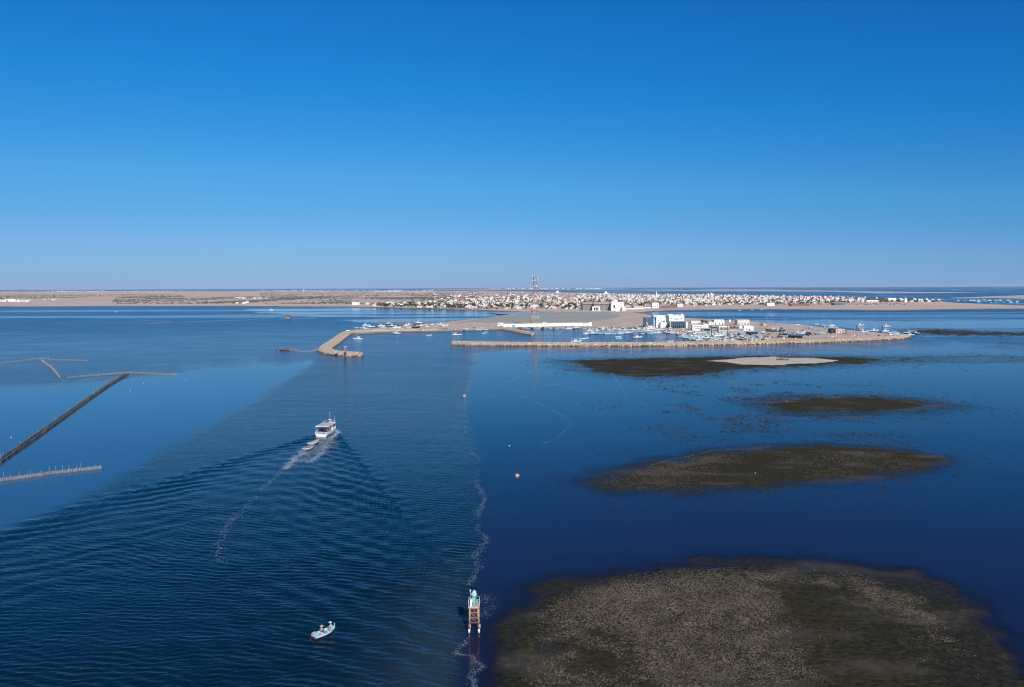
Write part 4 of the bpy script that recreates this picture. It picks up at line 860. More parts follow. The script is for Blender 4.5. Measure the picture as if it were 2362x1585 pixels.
# things on the sand bank and stakes off the breakwater
tp_ = G(1784, 829, .5); TR = thing('timber_trestle', 'pale timber trestle standing on the sand bank', 'trestle', tp_)
for x in (-1.6, 1.6): tb('post', (x, 0, -.3), (x, 0, 1.9), .12, hullwhite, TR)
tb('beam', (-2, 0, 1.8), (2, 0, 1.8), .12, stickm, TR); tb('strut', (1.5, 0, 0), (3.0, 0, 1.0), .1, stickm, TR)
hp2 = G(1804, 831, .5); HP = thing('driftwood_heap', 'dark heap of driftwood on the crest of the sand bank', 'driftwood', hp2)
V_, F_ = rocks(np.stack([RNG.normal(0, 2.2, 40), RNG.normal(0, 1, 40), .2 + .5 * RNG.random(40)], 1), .25 + .35 * RNG.random(40)); obj('timber', npmesh('timber', V_, F_, hullbrown), HP, kind='stuff')
for i, (a, c) in enumerate([(1654, 806), (1662, 806), (1700, 806.5), (1706, 806.5), (1741, 812), (1789, 812), (1835, 812), (1840, 805), (1852, 805), (1640, 806)]):
    o = one('mooring_stake', lambda b: b.tube((0, 0, -1.5), (random.gauss(0, .1), 0, 1.7), .12, .08, 5), stickdark, loc=G(a, c)); tag(o, 'dark mooring stake ' + ['first of the western pair', 'second of the western pair', 'first of the middle pair', 'second of the middle pair', 'standing over the sand bank top', 'alone above the trestle', 'alone right of the trestle', 'first of the eastern pair', 'second of the eastern pair', 'farthest west'][i] + ' off the front breakwater', 'stake', 'mooring stakes off the breakwater')

#@@PART4
# ------------------------------------------------------------------ buildings round the harbour
def blk(root, x, y, w, d, h, m, z0=0.0, par=.5, name='wall', roofm=None):
    """a flat-roofed block: wall with parapet, roof slab as its sub-part; (x, y) is the middle of its front edge"""
    b = MB(); t = .3
    o = [(x - w / 2, y), (x + w / 2, y), (x + w / 2, y + d), (x - w / 2, y + d)]; i = [(x - w / 2 + t, y + t), (x + w / 2 - t, y + t), (x + w / 2 - t, y + d - t), (x - w / 2 + t, y + d - t)]
    zt = z0 + h; b.v = [(*p, z0 - .4) for p in o] + [(*p, zt) for p in o] + [(*p, zt) for p in i] + [(*p, zt - par) for p in i]
    for k in range(4):
        n = (k + 1) % 4; b.f += [(k, n, 4 + n, 4 + k), (4 + k, 4 + n, 8 + n, 8 + k), (8 + k, 8 + n, 12 + n, 12 + k)]; b.m += [0, 0, 0]
    wl = obj(name, b.mesh(name, m), root)
    one('roof', lambda q: q.box((x, y + d / 2, zt - par + .05), (w - .7, d - .7, .16)), roofm or greyw, wl); return wl
def win(wl, x, y, z, w, h, m=None, name='window'):
    f = bx(name, (x, y - .03, z), (w, .12, h), m or dark, wl); return f
def site(name, label, x0, x1, yt, yb, gz=1.15, cat='building', rz=0.0):
    p = G((x0 + x1) / 2, yb, gz); s = mpp((x0 + x1) / 2, yb, gz)
    r = thing(name, label, cat, p, rz); return r, (x1 - x0) * s, (yb - yt) * s, s
# the big white harbour building; its blue facades carry painted shade
r, w, h, s = site('harbour_building', 'large white harbour building with blue-shaded glazed bays and a finned arcade', 1495, 1582, 730, 757)
X_ = lambda q: (q - 1538.5) * s
glz = mat('glazing_bar', (.30, .38, .48), None, .5, 1)
wa = blk(r, X_(1504), 16, X_(1513) - X_(1495), 18, 11.2, shadeglass, name='glazed_bay')
for k in range(6): bx('mullion', (X_(1496) + k * 1.75, 15.9, 5.6), (.16, .2, 10.8), glz, wa)
for k in range(4): bx('transom', (X_(1504), 15.92, 2.2 + k * 2.6), (9.2, .16, .14), glz, wa)
one('stair', lambda b: b.tube((X_(1496.5), 15.4, 6.5), (X_(1502), 14.2, .3), .5, .5, 4), hullwhite, wa); blk(r, X_(1506.5), 12, 4.2, 4, 1.9, white, name='porch')
wb_ = blk(r, X_(1530.5), 14, X_(1542) - X_(1519), 22, 12.4, white)
for q, z, ww, hh in ((1524, 8, .9, .9), (1537, 7.2, 2.6, 1.2), (1531, 6.2, .7, 3.6), (1526, 11, 1.0, .7), (1531.5, 10.6, .6, 1.0)): win(wb_, X_(q), 14, z, ww, hh)
w2_ = blk(r, X_(1534), 8, 7.2, 6, 6.6, white, name='lower_wall'); win(w2_, X_(1535), 8, 1.2, .9, 1.9, bluepaint, 'door')
blk(r, X_(1516), 17, 3.2, 14, 9.6, skypaint, name='stair_bay'); tb('corner_post', (X_(1513.8), 15.6, 0), (X_(1513.8), 15.6, 10.5), .25, hullwhite, r)
wt_ = blk(r, X_(1531), 24, X_(1545) - X_(1516), 14, 14.0, white, name='upper_wall')
win(wt_, X_(1522), 24, 13.2, 6.5, .7, skypaint)
wc_ = blk(r, X_(1565), 10, X_(1582) - X_(1547), 22, 14.6, white, name='wall')
for q, z, ww, hh in ((1552, 10.6, 1.9, .8), (1564.5, 10.2, 5.2, 2.2), (1576, 10.6, 1.9, .8)): win(wc_, X_(q), 10, z, ww, hh, skypaint if ww > 3 else None)
blk(r, X_(1579), 12, 3.4, 8, 15.9, white, name='stair_tower'); blk(r, X_(1552), 13, 6, 8, 15.6, white, name='roof_room')
wd_ = blk(r, X_(1563), -2, X_(1582) - X_(1544), 11.5, 7.6, shadeglass, name='arcade', par=.1)
for k in range(9):
    q = X_(1545.5) + k * (X_(1581) - X_(1545.5)) / 8
    one('fin', lambda b: b.add([(q - .28, -2, -.3), (q + .28, -2, -.3), (q + .28, -3.6, -.3), (q - .28, -3.6, -.3), (q - .28, -2, 8.2), (q + .28, -2, 8.2), (q + .28, -2.9, 7.2), (q - .28, -2.9, 7.2)], [(4, 7, 6, 5), (0, 4, 5, 1), (3, 2, 6, 7), (0, 3, 7, 4), (1, 5, 6, 2)]), hullwhite if k % 8 == 0 else mat('shade_blue_fin', (.10, .15, .24), None, .6, 1), wd_)  # shade on the inner fins is put into their blue-grey colour
for k in range(8):
    q = X_(1545.5) + (k + .5) * (X_(1581) - X_(1545.5)) / 8; bx('doorway', (q, -2.03, 1.2), (1.7, .1, 2.4), dark, wd_); bx('transom', (q, -2.04, 4.4), (2.0, .1, .15), glz, wd_)
blk(r, X_(1584.5), 4, 3.4, 6, 7.2, white, name='annexe')
yel = mat('pale_yellow_paint', (.62, .58, .28), None, .6, 1)
for q, l in ((1546, 'pale yellow kiosk at the western end of the finned arcade'), (1575, 'pale yellow kiosk at the eastern end of the finned arcade')):
    k, w, h, s2 = site('kiosk', l, q - 3, q + 3, 755, 763 if q > 1560 else 760.5, cat='kiosk'); a = blk(k, 0, 0, w, 2.6, 2.9, yel); win(a, 0, 0, 1.5, 1.4, 1.0)
def house(label, x0, x1, yt, yb, d, m=white, wins=(), gz=1.15, name='building', rz=0.0, door=None, roofm=None):
    r, w, h, s = site(name, label, x0, x1, yt, yb, gz, rz=rz); a = blk(r, 0, 0, w, d, h, m, roofm=roofm)
    for u, v, ww, hh in wins: win(a, (u - .5) * w, 0, v * h, ww, hh)
    if door: win(a, (door - .5) * w, 0, 1.05, 1.0, 2.1, bluepaint, 'door')
    return r, a, w, h
house('white two-storey office with three upper windows beside the finned arcade', 1597, 1622, 750, 762.5, 9, wins=((.2, .72, 1.8, .8), (.5, .72, 1.8, .8), (.8, .72, 1.8, .8), (.36, .35, 1.3, .9), (.56, .35, 1.3, .9), (.72, .3, 1.3, .9)), door=.9)
house('small white annexe against the west side of the office', 1591, 1597, 753, 762, 6, wins=((.5, .4, 1, .8),))
house('plain white cube house behind the office', 1622.5, 1634, 747.5, 755.5, 7, wins=((.3, .5, .9, .9),))
r, a, w, h = house('low white market shed with a dark open front', 1622, 1640, 757.5, 763.5, 8, wins=((.5, .72, 4.6, .8),))
for k in range(4): bx('post', (-w / 2 + .4 + k * (w - .8) / 3, -2.4, 1.4), (.22, .22, 2.9), greyw, r)
bx('canopy', (0, -1.3, 2.95), (w, 2.7, .16), hullwhite, r); win(a, 0, 0, 1.25, w * .9, 2.3, dark, 'opening')
house('dark shed with a flat roof between the market shed and the columned hall', 1640, 1656, 753, 758, 6, greyw, wins=((.5, .4, 7, 1.6),))
r, a, w, h = house('white columned hall with tall narrow bays', 1658, 1682, 753, 764, 9, wins=tuple((.12 + k * .127, .48, .8, 3.3) for k in range(7)))
for k in range(8): bx('column', (-w / 2 + .5 + k * (w - 1) / 7, -.3, h * .45), (.35, .45, h * .9), cream, a)
house('long low white building with two small roof vents behind the arcade', 1594, 1616, 741, 746, 8, wins=((.55, .6, 1, .7), (.75, .6, 1, .7)))
house('white cube house beside the dark trees', 1635, 1646, 743, 749.5, 7, wins=((.5, .5, 1, .8),))
house('white house with rounded corner next to the storage silo', 1716, 1738, 752, 763, 8, wins=((.3, .3, 1.2, 1.2), (.6, .3, 1.2, 1.2)))
for lab, x0, n, pw, yt, yb, m in (('row of three white barrel-vaulted sheds', 1647, 3, 8, 737, 749, white), ('row of four cream barrel-vaulted sheds', 1701, 4, 7, 737, 749.5, cream)):
    r, w, h, s = site('vaulted_sheds', lab, x0, x0 + n * pw, yt, yb); ww = w / n
    for k in range(n):
        x = -w / 2 + ww * (k + .5); v = one('vault', lambda b: b.vault(ww * .98, 12, h - ww * .46, ww * .46, 0, 10, (x, 6, 0)), m, r)
        win(v, x, 0, 2.4, .8, .9); win(v, x, 0, 1.0, 1.1, 1.9, bluepaint if k == 1 else dark, 'door')
        if n == 4: one('gable_arch', lambda b: [b.tube((x - ww * .44 * math.cos(t * math.pi / 8), -.1, h - ww * .46 + ww * .44 * math.sin(t * math.pi / 8)), (x - ww * .44 * math.cos((t + 1) * math.pi / 8), -.1, h - ww * .46 + ww * .44 * math.sin((t + 1) * math.pi / 8)), .12, .12, 4) for t in range(8)], greyw, v)
p = G(1708, 763, 1.15); t = thing('storage_silo', 'white round-topped storage silo beside the boatyard', 'silo', p)
one('drum', lambda b: (b.tube((0, 0, 0), (0, 0, 4.8), 1.9, 1.9, 14), b.dome((0, 0, 4.8), 1.9, 0, 14, 4, .6)), white, t, True); bx('door', (0, -1.9, 1.1), (1, .1, 2.1), dark, t)
p = G(1717, 760, 1.15); t = thing('storage_tank', 'grey upright tank standing against the white silo', 'tank', p); one('drum', lambda b: b.tube((0, 0, 0), (0, 0, 4.6), 1.6, 1.6, 14), steelgrey, t, True); one('rim', lambda b: b.tube((0, 0, 4.6), (0, 0, 4.75), 1.7, 1.7, 14), hullwhite, t)
p = G(1683.5, 742.5, 1.15); t = thing('shrine', 'tiny white domed shrine on the far edge of the harbour', 'shrine', p); blk(t, 0, 0, 2.4, 2.4, 2.4, white); one('dome', lambda b: b.dome((0, 1.2, 2.2), 1.15), white, t, True)
r, w, h, s = site('ruined_wall', 'broken dark brown masonry wall beside the columned hall', 1683, 1703, 751, 758)
for k, hh in enumerate((.95, .55, .5, .62, .9, .5, .42, .36)): bx('wall_stub', (-w / 2 + w * (k + .5) / 8, 0, h * hh / 2 - .2), (w / 8 * .98, 1.0, h * hh + .4), mat('dark_masonry', (.10, .06, .055), (.15, .09, .08), .9, 1), r)
r, w, h, s = site('container', 'black shipping container standing end-on before the pink house', 1915.5, 1927.5, 758.5, 768, cat='container')
bx('body', (0, 2, h / 2), (w, 8, h - .2), hullblack, r)
for k in range(7): bx('rib', (-w / 2 + w * (k + .5) / 7, -2.05, h / 2), (.18, .1, h - .6), hullslate, r)
r, a, w, h = house('salmon pink flat-roofed house beside the black container', 1928, 1948, 759, 768.5, 8, pinkw, wins=((.2, .5, 1.2, 1.0), (.82, .5, 1.2, 1.2)), door=.55)
house('small pink hut alone on the bare harbour ground', 1761, 1767, 747, 751, 3, pinkw); house('narrow dark hut beside the small pink hut', 1756, 1759, 746, 751.5, 2.5, hullbrown)
# the long white wall with its gate and end houses
def wallrun(label, pts, hgt, gz, m=white, th=.4, name='boundary_wall'):
    P = [G(a, b, gz) for a, b in pts]; r = thing(name, label, 'wall', P[0]); mb = MB()
    for a, c in zip(P[:-1], P[1:]):
        d = c - a; mid = (a + c) / 2 - P[0]; bx('wall_panel', (mid.x, mid.y, hgt / 2 - .2), (d.length + .02, th, hgt + .4), m, r, math.atan2(d.y, d.x))
        bx('coping', (mid.x, mid.y, hgt + .06), (d.length, th + .2, .12), white, r, math.atan2(d.y, d.x))
    return r
wallrun('long whitewashed wall running along the harbour below the lattice tower', [(1161, 754.2), (1200, 753.8), (1240, 753.2), (1290, 752.2), (1345, 751.4)], 3.6, 1.15)
r, a, w, h = house('white gatehouse with dark openings at the western end of the long wall', 1148, 1161, 745, 754.6, 6, wins=((.2, .62, .9, 1.6), (.45, .62, .9, 1.6), (.5, .2, 1.2, 1.2), (.8, .2, 1.6, 1.4)))
p = G(1184.5, 755, 1.15); t = thing('gate', 'bright blue metal gate in the long white wall', 'gate', p)
for sx in (-1, 1): bx('gate_leaf', (sx * 1.0, -.25, 1.35), (1.9, .1, 2.7), mat('bright_blue_gate', (.06, .42, .68), None, .5, 1), t); bx('gate_post', (sx * 2.3, -.2, 1.7), (.6, .6, 3.6), white, t)
house('small white guard room rising from the middle of the long wall', 1252, 1260, 743.5, 751.5, 4, wins=((-.3, .8, .1, .1),)) if False else house('small white guard room rising behind the middle of the long wall', 1250, 1260, 743.6, 751.6, 4, wins=((.15, .8, 1.2, 1.4),))
house('white shed with a pale blue door at the eastern end of the long wall', 1346, 1358, 745.5, 752.5, 5, wins=((.4, .82, 1.4, .5),), door=.68); house('white box room closing the eastern end of the long wall', 1358.5, 1365, 744, 752, 5, wins=((.5, .55, .7, .9),))

# ------------------------------------------------------------------ the lattice tower
tp = G(1234, 750, 1.15); ts = mpp(1234, 750, 1.15); TW = thing('lattice_tower', 'tall red and white lattice telecom tower rising behind the long white wall', 'tower', tp, .22)
TH_ = 117 * ts; B0, B1 = 18.5 * ts / 2 * .93, 7.2 * ts / 2 * .93
def tl(i, f): s = B0 + (B1 - B0) * min(1, f / .78) ** .9; return Vector(((-1, 1, 1, -1)[i] * s, (-1, -1, 1, 1)[i] * s, TH_ * f))
LV = [0, .10, .19, .27, .345, .415, .48, .54, .60, .655, .71, .76, .81, .86, .91, .96]
for k in range(len(LV) - 1):
    m = steelwhite if k % 3 == 1 else steelred; rr_ = .26 if k < 6 else .2
    for i in range(4):
        a, c = tl(i, LV[k]), tl(i, LV[k + 1]); j = (i + 1) % 4; e, g = tl(j, LV[k]), tl(j, LV[k + 1])
        tb('leg_section', a, c, rr_, m, TW, n=5); tb('brace', a, g, .1, m, TW, n=4); tb('brace', e, c, .1, m, TW, n=4); tb('girt', c, g, .1, m, TW, n=4)
tb('spire', (-1, 0, TH_ * .95), (-1, 0, TH_ * 1.0), .3, steelgrey, TW)
def dish(x, y, f, r_, name='dish_antenna', n=12):
    c = Vector((x, y, TH_ * f)); dd = Vector((x, y, 0)).normalized()
    return one(name, lambda b: b.tube(c, c + dd * .9, r_, r_ * .9, n), hullwhite, TW, True)
for x, y, f, r_ in ((-3.4, -1.8, .955, 1.05), (-3.6, -1.6, .87, 1.1), (-.2, -3.2, .875, .6), (.6, -3.4, .765, 1.15), (1.8, -2.6, .90, .5), (3.0, -1.2, .88, .5)): dish(x, y, f, r_)
for k in range(6):
    a = k * math.pi / 3; bx('panel_antenna', (2.9 * math.cos(a), 2.9 * math.sin(a), TH_ * (.955 if k % 2 else .925)), (.35, .25, 2.6), steelgrey if k % 2 else steelwhite, TW, a)
one('platform', lambda b: b.tube((0, 0, TH_ * .93), (0, 0, TH_ * .934), 2.6, 2.6, 8), steelgrey, TW); one('platform', lambda b: b.tube((0, 0, TH_ * .75), (0, 0, TH_ * .754), 2.7, 2.7, 8), steelgrey, TW)
for k in range(10): tb('cable_ladder', (-.3, -.3, TH_ * k / 10.5), (-.3, -.3, TH_ * (k + 1) / 10.5), .22, steelgrey, TW, n=4)

# ------------------------------------------------------------------ harbour lights, lamp posts
p = G(797, 815, 2.3); t = thing('harbour_light', 'red lattice light column on the hooked breakwater head', 'light column', p); hh = 17 * mpp(797, 815, 2.3)
for i in range(4): tb('leg', ((-1, 1, 1, -1)[i] * .55, (-1, -1, 1, 1)[i] * .55, 0), ((-1, 1, 1, -1)[i] * .4, (-1, -1, 1, 1)[i] * .4, hh * .88), .17, mat('pinkish_red_paint', (.5, .2, .2), None, .6, 1), t)
for k in range(5): bx('girt', (0, 0, hh * (.1 + .17 * k)), (1.1, 1.1, .2), mat('pinkish_red_paint', (.5, .2, .2)), t)
bx('gallery', (0, 0, hh * .89), (1.9, 1.9, .2), hullwhite, t); one('lantern', lambda b: b.tube((0, 0, hh * .9), (0, 0, hh), .5, .4, 8), mat('pinkish_red_paint', (.5, .2, .2)), t)
p = G(1058, 789, 2.6); t = thing('harbour_light', 'slim green light post on the tip of the front breakwater', 'light post', p); hh = 17 * mpp(1058, 789, 2.6)
tb('post', (0, 0, -.3), (0, 0, hh * .9), .2, beacongreen, t); one('lantern', lambda b: b.tube((0, 0, hh * .9), (0, 0, hh), .38, .3, 8), beacongreen, t); bx('base', (0, 0, .2), (1.4, 1.4, .8), white, t)
SP['lamp'] = ('lamp_post', [part_tube('post', steelgrey, ((0, 0, 0), (0, 0, 11), .13, .09, 5)), part_tube('arm', steelgrey, ((0, 0, 10.9), (1.6, 0, 11.3), .06, .06, 4), ((0, 0, 10.9), (-1.6, 0, 11.3), .06, .06, 4)), part_box('lamp', steelwhite, ((1.7, 0, 11.3), (.8, .3, .18)), ((-1.7, 0, 11.3), (.8, .3, .18)))])
for a, c, l in ((1486, 734, 'on the causeway nearest the town'), (1511, 737, 'behind the blue-shaded glazed bay'), (1538, 740, 'behind the middle of the harbour building'), (1601, 745, 'behind the long low white building'), (1636, 747, 'beside the white barrel vaults'), (1692, 749, 'behind the tiny shrine'), (1768, 753, 'by the small pink hut'), (1811, 757, 'behind the black trawlers'), (1861, 763, 'beside the slate trawler'), (1915, 764, 'at the black container'), (1971, 766, 'east of the pink house'), (2022, 771, 'near the harbour point'), (1337, 749, 'at the eastern end of the long wall'), (1835, 779, 'in front of the slate trawler'), (1741, 779, 'on the open quay by the hoist')):
    spawn(SP['lamp'], 'grey two-armed lamp post ' + l, 'lamp post', G(a, c, 1.15), random.random(), 'lamp posts of the harbour', .8 if c < 750 else .95)
for a, yb, yt, m, l in ((1641, 776, 753, hullblack, 'black quay post in front of the market shed'), (1656, 775, 753, mat('teal_paint', (.05, .2, .2), None, .5, 1), 'teal quay post in front of the columned hall'), (1678, 777, 753, mat('rusty_steel', (.28, .15, .10), None, .8, 1), 'rust brown quay post at the edge of the boat quay')):
    o = thing('quay_post', l, 'post', G(a, yb, 1.15)); tb('mast', (0, 0, 0), (0, 0, (yb - yt) * mpp(a, yb) * .98), .42, m, o, .32, 8); bx('head', (0, 0, (yb - yt) * mpp(a, yb) * .98), (1.0, .8, .3), m, o); bx('base', (0, 0, .2), (1.6, 1.6, .4), greyw, o)
p = G(1712, 777.5, 1.15); t = thing('boat_hoist', 'white boat hoist frame standing on the open quay', 'hoist', p)
for x in (-1.6, 1.6):
    for y in (-2, 2): tb('leg', (x, y, 0), (x * .5, y * .5, 8), .2, steelwhite, t)
tb('jib', (0, 0, 7.9), (3.5, -2, 9.5), .2, steelwhite, t); bx('counterweight', (0, 0, 1), (2.2, 2.2, 1.2), steelwhite, t); bx('cross_beam', (0, 0, 7.9), (2.6, 3.0, .4), steelwhite, t)

# ------------------------------------------------------------------ boats: on the hard, along quay and jetty, at moorings
def ashore(k, a, c, rz, where, sc=.75):
    r = boat(k, a, c, rz, where, 'boats hauled out on the harbour ground', 1.15 + 1.2 * sc, sc)
    for x in (-4, -.5, 3):
        for s in (-1, 1): tb('prop', (x, s * 1.5, -1.5), (x, s * 1.1, .2), .12, hullbrown, r, n=5)
    bx('keel_block', (0, 0, -1.3), (9, .6, .5), hullbrown, r)
for k, a, c, rz, w, sc in (('tb', 1735, 768.5, -20, 'with a bright bow propped up by the silo', .85), ('tk', 1778, 763.5, 170, 'hauled out nearest the small pink hut', .85), ('tn', 1797, 763, 165, 'with white cabin hauled out on open ground', .85), ('tw', 1788, 764, 12, 'wedged between the two dark trawlers', .6), ('ts', 1806, 771.5, 195, 'lying light grey on the open yard', .7), ('ts', 1836, 777, -40, 'largest in the yard, stern to the breakwater', 1.0), ('tw', 1846, 771.5, 150, 'behind the large slate trawler', .8), ('tk', 1859, 771.5, -70, 'stern-on with a dark transom', .9), ('tw', 1867, 770, -80, 'with boxy white cabin beside the dark transom', .7), ('tn', 1800, 777, 30, 'small and grey-brown near the rocks', .5)): ashore(k, a, c, rz, w, sc)
for k, a, c, rz, w in (('ob', 1884, 769.5, 10, 'parked ashore west of the black container'), ('ow', 1897, 769, 160, 'beached by the footpath near the black container'), ('ot', 1903, 756, 30, 'westernmost in the turquoise heap'), ('ot', 1909, 758, -15, 'lying crosswise in the turquoise heap'), ('ct', 1915, 757.5, 20, 'behind the black container'), ('ct', 1922, 758, -30, 'right behind the container roof'), ('ot', 1929, 757, 15, 'easternmost of the turquoise heap'), ('cw', 1917, 753.5, 175, 'topmost behind the turquoise heap'), ('ow', 1871, 754.5, 40, 'alone on the far bank slope'), ('ow', 1840, 750, 5, 'lying on the far tideline'), ('on', 1950, 769.5, -10, 'dark and derelict beside the pink house'), ('on', 2045, 777, 20, 'rotting near the harbour point'), ('ow', 1760, 766.5, 15, 'upturned-looking near the black trawler'), ('ow', 1690, 763, 5, 'lying in the sun below the ruined wall'), ('ow', 1700, 764, 170, 'lying east of another below the ruined wall'), ('on', 1757, 784, 8, 'lying on the stones at the breakwater root'), ('on', 1748, 778, 160, 'dark on the open quay')):
    boat(k, a, c, rz, w, 'boats lying on the harbour ground', 1.15)
for k, a, c, rz, w in (('cd', 1985, 752, 0, 'farthest out over the weed flat'), ('ow', 1987, 761, 20, 'on the weed flat below the canopy boat'), ('cw', 1991, 767.5, 15, 'at the tideline west of the point'), ('ow', 2004, 764, 5, 'moored in the pool west of the point'), ('cc', 2017, 764, 0, 'moored in the pool behind the point'), ('cd', 2045, 754.5, 0, 'isolated beyond the weed flat'), ('cw', 2042, 765.5, 10, 'moored second from the point'), ('cw', 2058, 770, 175, 'longest along the point shore'), ('ct', 2066, 772, 15, 'crowded at the point shore'), ('ct', 2072, 774, -10, 'nearest the tip of the point'), ('cg', 2054, 775, 20, 'on the beach of the point'), ('cd', 2095, 769.5, 170, 'off the tip of the harbour point'), ('cd', 2112, 770.5, -70, 'outermost and end-on off the point'), ('ct', 2100, 775, 5, 'with a long low hull off the point'), ('ow', 1883, 748.5, 3, 'afloat in the back lagoon'), ('ow', 1900, 751, 0, 'at the back lagoon tideline')):
    boat(k, a, c, rz, w, 'boats moored at the harbour point', 0)
for k, a, c, rz, w in (('cw', 825, 783.5, 175, 'alone at mooring inside the hook'), ('cc', 915, 771, 160, 'moored below the hooked breakwater'), ('ow', 913, 767.5, 20, 'tight against the breakwater stones'), ('ow', 990, 774.5, 15, 'moored halfway along the inner shore'), ('cd', 1053, 774.5, 5, 'moored behind the green light post'), ('ow', 1061, 773, 40, 'beside the green light post'), ('ow', 1117, 769.5, 30, 'moored near the inner mole'), ('ow', 1122, 766, 140, 'closest to the inner mole root'), ('ow', 1342, 783, 5, 'western of a pair in the middle of the basin'), ('ow', 1352, 781.5, 20, 'eastern of a pair in the middle of the basin'), ('cc', 1330, 789.5, 0, 'moored against the front breakwater'), ('ow', 1426, 778, 0, 'upper of two moored below the jetty'), ('ow', 1428, 781.5, 5, 'lower of two moored below the jetty'), ('cd', 1471, 780, 10, 'alone in the eastern basin'), ('ow', 1546, 788.5, 0, 'by the front breakwater, east end'), ('ow', 268, 720, 0, 'tiny in the outer lagoon'), ('cw', 626, 715, 0, 'far out below the mainland shore'), ('ow', 1706, 716.5, 0, 'off the beach, westernmost of three'), ('ow', 1735, 715.5, 0, 'off the beach, middle of three'), ('ow', 1757, 715, 0, 'off the beach, easternmost of three')):
    boat(k, a, c, rz, w, 'boats at single moorings', 0)
kinds_j = ['cw', 'cc', 'ow', 'cd', 'ct', 'cg', 'ow', 'cw', 'ot', 'cc']
JW = ['at the very tip of the jetty', 'next to the jetty tip', 'on the outer jetty', 'near the outer jetty end', 'along the outer jetty half', 'halfway along the jetty', 'past the middle of the jetty', 'along the inner jetty half', 'near the jetty root', 'at the jetty root', 'where jetty meets quay']
for i in range(22):
    f = i / 21; a = 1352 + f * 170 + random.uniform(-2, 2); south = i % 2 == 0
    c = (771.5 - f * 2.0) if south else (764.2 - f * 2.5)
    boat(kinds_j[(i * 7) % 10], a, c, random.choice((0, 8, 172, 180, 25)), ('on the near side, ' if south else 'on the far side, ') + JW[i // 2], 'boats along the jetty', 0, random.uniform(.85, 1.2))
QW = ['by the blue bay corner', 'below the glazed bay', 'below the white block', 'by the western kiosk', 'below the finned arcade', 'under the middle of the arcade', 'by the eastern kiosk', 'below the annexe', 'below the white office', 'below the market shed', 'by the quay posts', 'below the columned hall', 'near the hoist']
QP = [(1470, 757), (1478, 759.5), (1487, 762.5), (1496, 765), (1506, 768), (1545, 769.5), (1556, 770.5), (1572, 772), (1580, 775.5), (1570, 778.8), (1578, 780), (1586, 781.5), (1595, 783.5), (1604, 784.5), (1612, 786), (1622, 786.5), (1636, 787), (1648, 788), (1660, 788.4), (1686, 787.5), (1694, 787.0), (1672, 788.8)]
for i, (a, c) in enumerate(QP):
    boat(['ct', 'ow', 'cg', 'cw', 'ot', 'cd', 'cc', 'ct', 'cw', 'ot', 'ct'][i % 11], a, c, random.choice((10, 30, 170, -20, 75)), 'moored ' + QW[min(12, int(max(0, (a - 1470)) / 17.5))] + (', outer berth' if i % 2 else ', inner berth'), 'boats along the eastern quay', 0, random.uniform(.85, 1.15))
BP = [(1490, 757), (1500, 760), (1512, 761.5), (1524, 763), (1600, 768), (1606, 771), (1612, 774.5), (1618, 770), (1626, 773), (1632, 776.5), (1640, 771.5), (1648, 774), (1656, 777.5), (1664, 772), (1670, 775.5), (1602, 777), (1614, 779.5), (1644, 780.5), (1630, 780.5), (1660, 781.5), (1672, 769.5), (1590, 773.5)]
BK = ['cw', 'ct', 'ow', 'cg', 'tw', 'ot', 'cd', 'ob', 'cc', 'cw', 'ow']
for i, (a, c) in enumerate(BP):
    boat(BK[(i * 4) % 11], a, c, random.choice((5, 20, 165, 185, -15)), 'ashore ' + QW[min(12, int(max(0, (a - 1470)) / 17.5))] + (', front' if c > 774 else ', rear'), 'boats pulled up on the quay', 1.2, random.uniform(.7, 1.0))
SW = ['at the hooked breakwater bend', 'just past the breakwater bend', 'behind the hooked breakwater', 'in the mud pool', 'amid the mud pool fleet', 'at the eastern mud pool', 'on the open mud', 'west of the gatehouse']
for i, (a, c, k) in enumerate([(823, 757, 'ow'), (844, 752, 'cw'), (838, 758, 'cw'), (856, 755.5, 'cc'), (846, 759, 'ow'), (882, 756.5, 'cd'), (880, 753, 'cw'), (898, 748, 'cg'), (894, 758, 'ow'), (902, 753.5, 'ct'), (908, 759.5, 'ow'), (915, 757, 'cw'), (924, 749, 'ot'), (924, 760, 'ow'), (938, 752, 'cw'), (945, 750, 'ct'), (942, 757.5, 'ow'), (960, 755.5, 'tn'), (966, 746, 'cd'), (972, 752, 'cw'), (986, 755, 'ow'), (998, 752, 'ct'), (984, 748.5, 'ow'), (1004, 753.5, 'ow'), (1015, 749.5, 'cw'), (1025, 754, 'cc'), (1030, 750, 'ow'), (996, 759.5, 'on'), (976, 764.8, 'cc'), (990, 764.8, 'ow'), (1024, 763.4, 'ow'), (1036, 763.3, 'ow'), (1044, 763, 'ow'), (1075, 759.8, 'ow'), (1028, 759.5, 'on'), (1090, 762.5, 'ow'), (1104, 762, 'ow'), (1120, 761, 'ow')]):
    z = 1.12 if (c < 763 and a > 905 and k != 'tn') or k == 'on' else (2.0 if k == 'tn' else (0.9 if a > 905 else .15))
    zz = z if c < 762.2 or a < 905 else 0.0
    boat(k, a, c, random.choice((0, 10, 170, 185, 30)), SW[min(7, int((a - 815) / 34))] + (', shore side' if c > 757 else ', lagoon side' if c < 751 else ''), 'boats about the mud pool', zz, random.uniform(.8, 1.1) * (.8 if k == 'tn' else 1))
NW = ['below the blue gate', 'east of the blue gate', 'below the guard room', 'below the mid wall', 'below the eastern wall', 'at the wall end', 'just past the long wall']
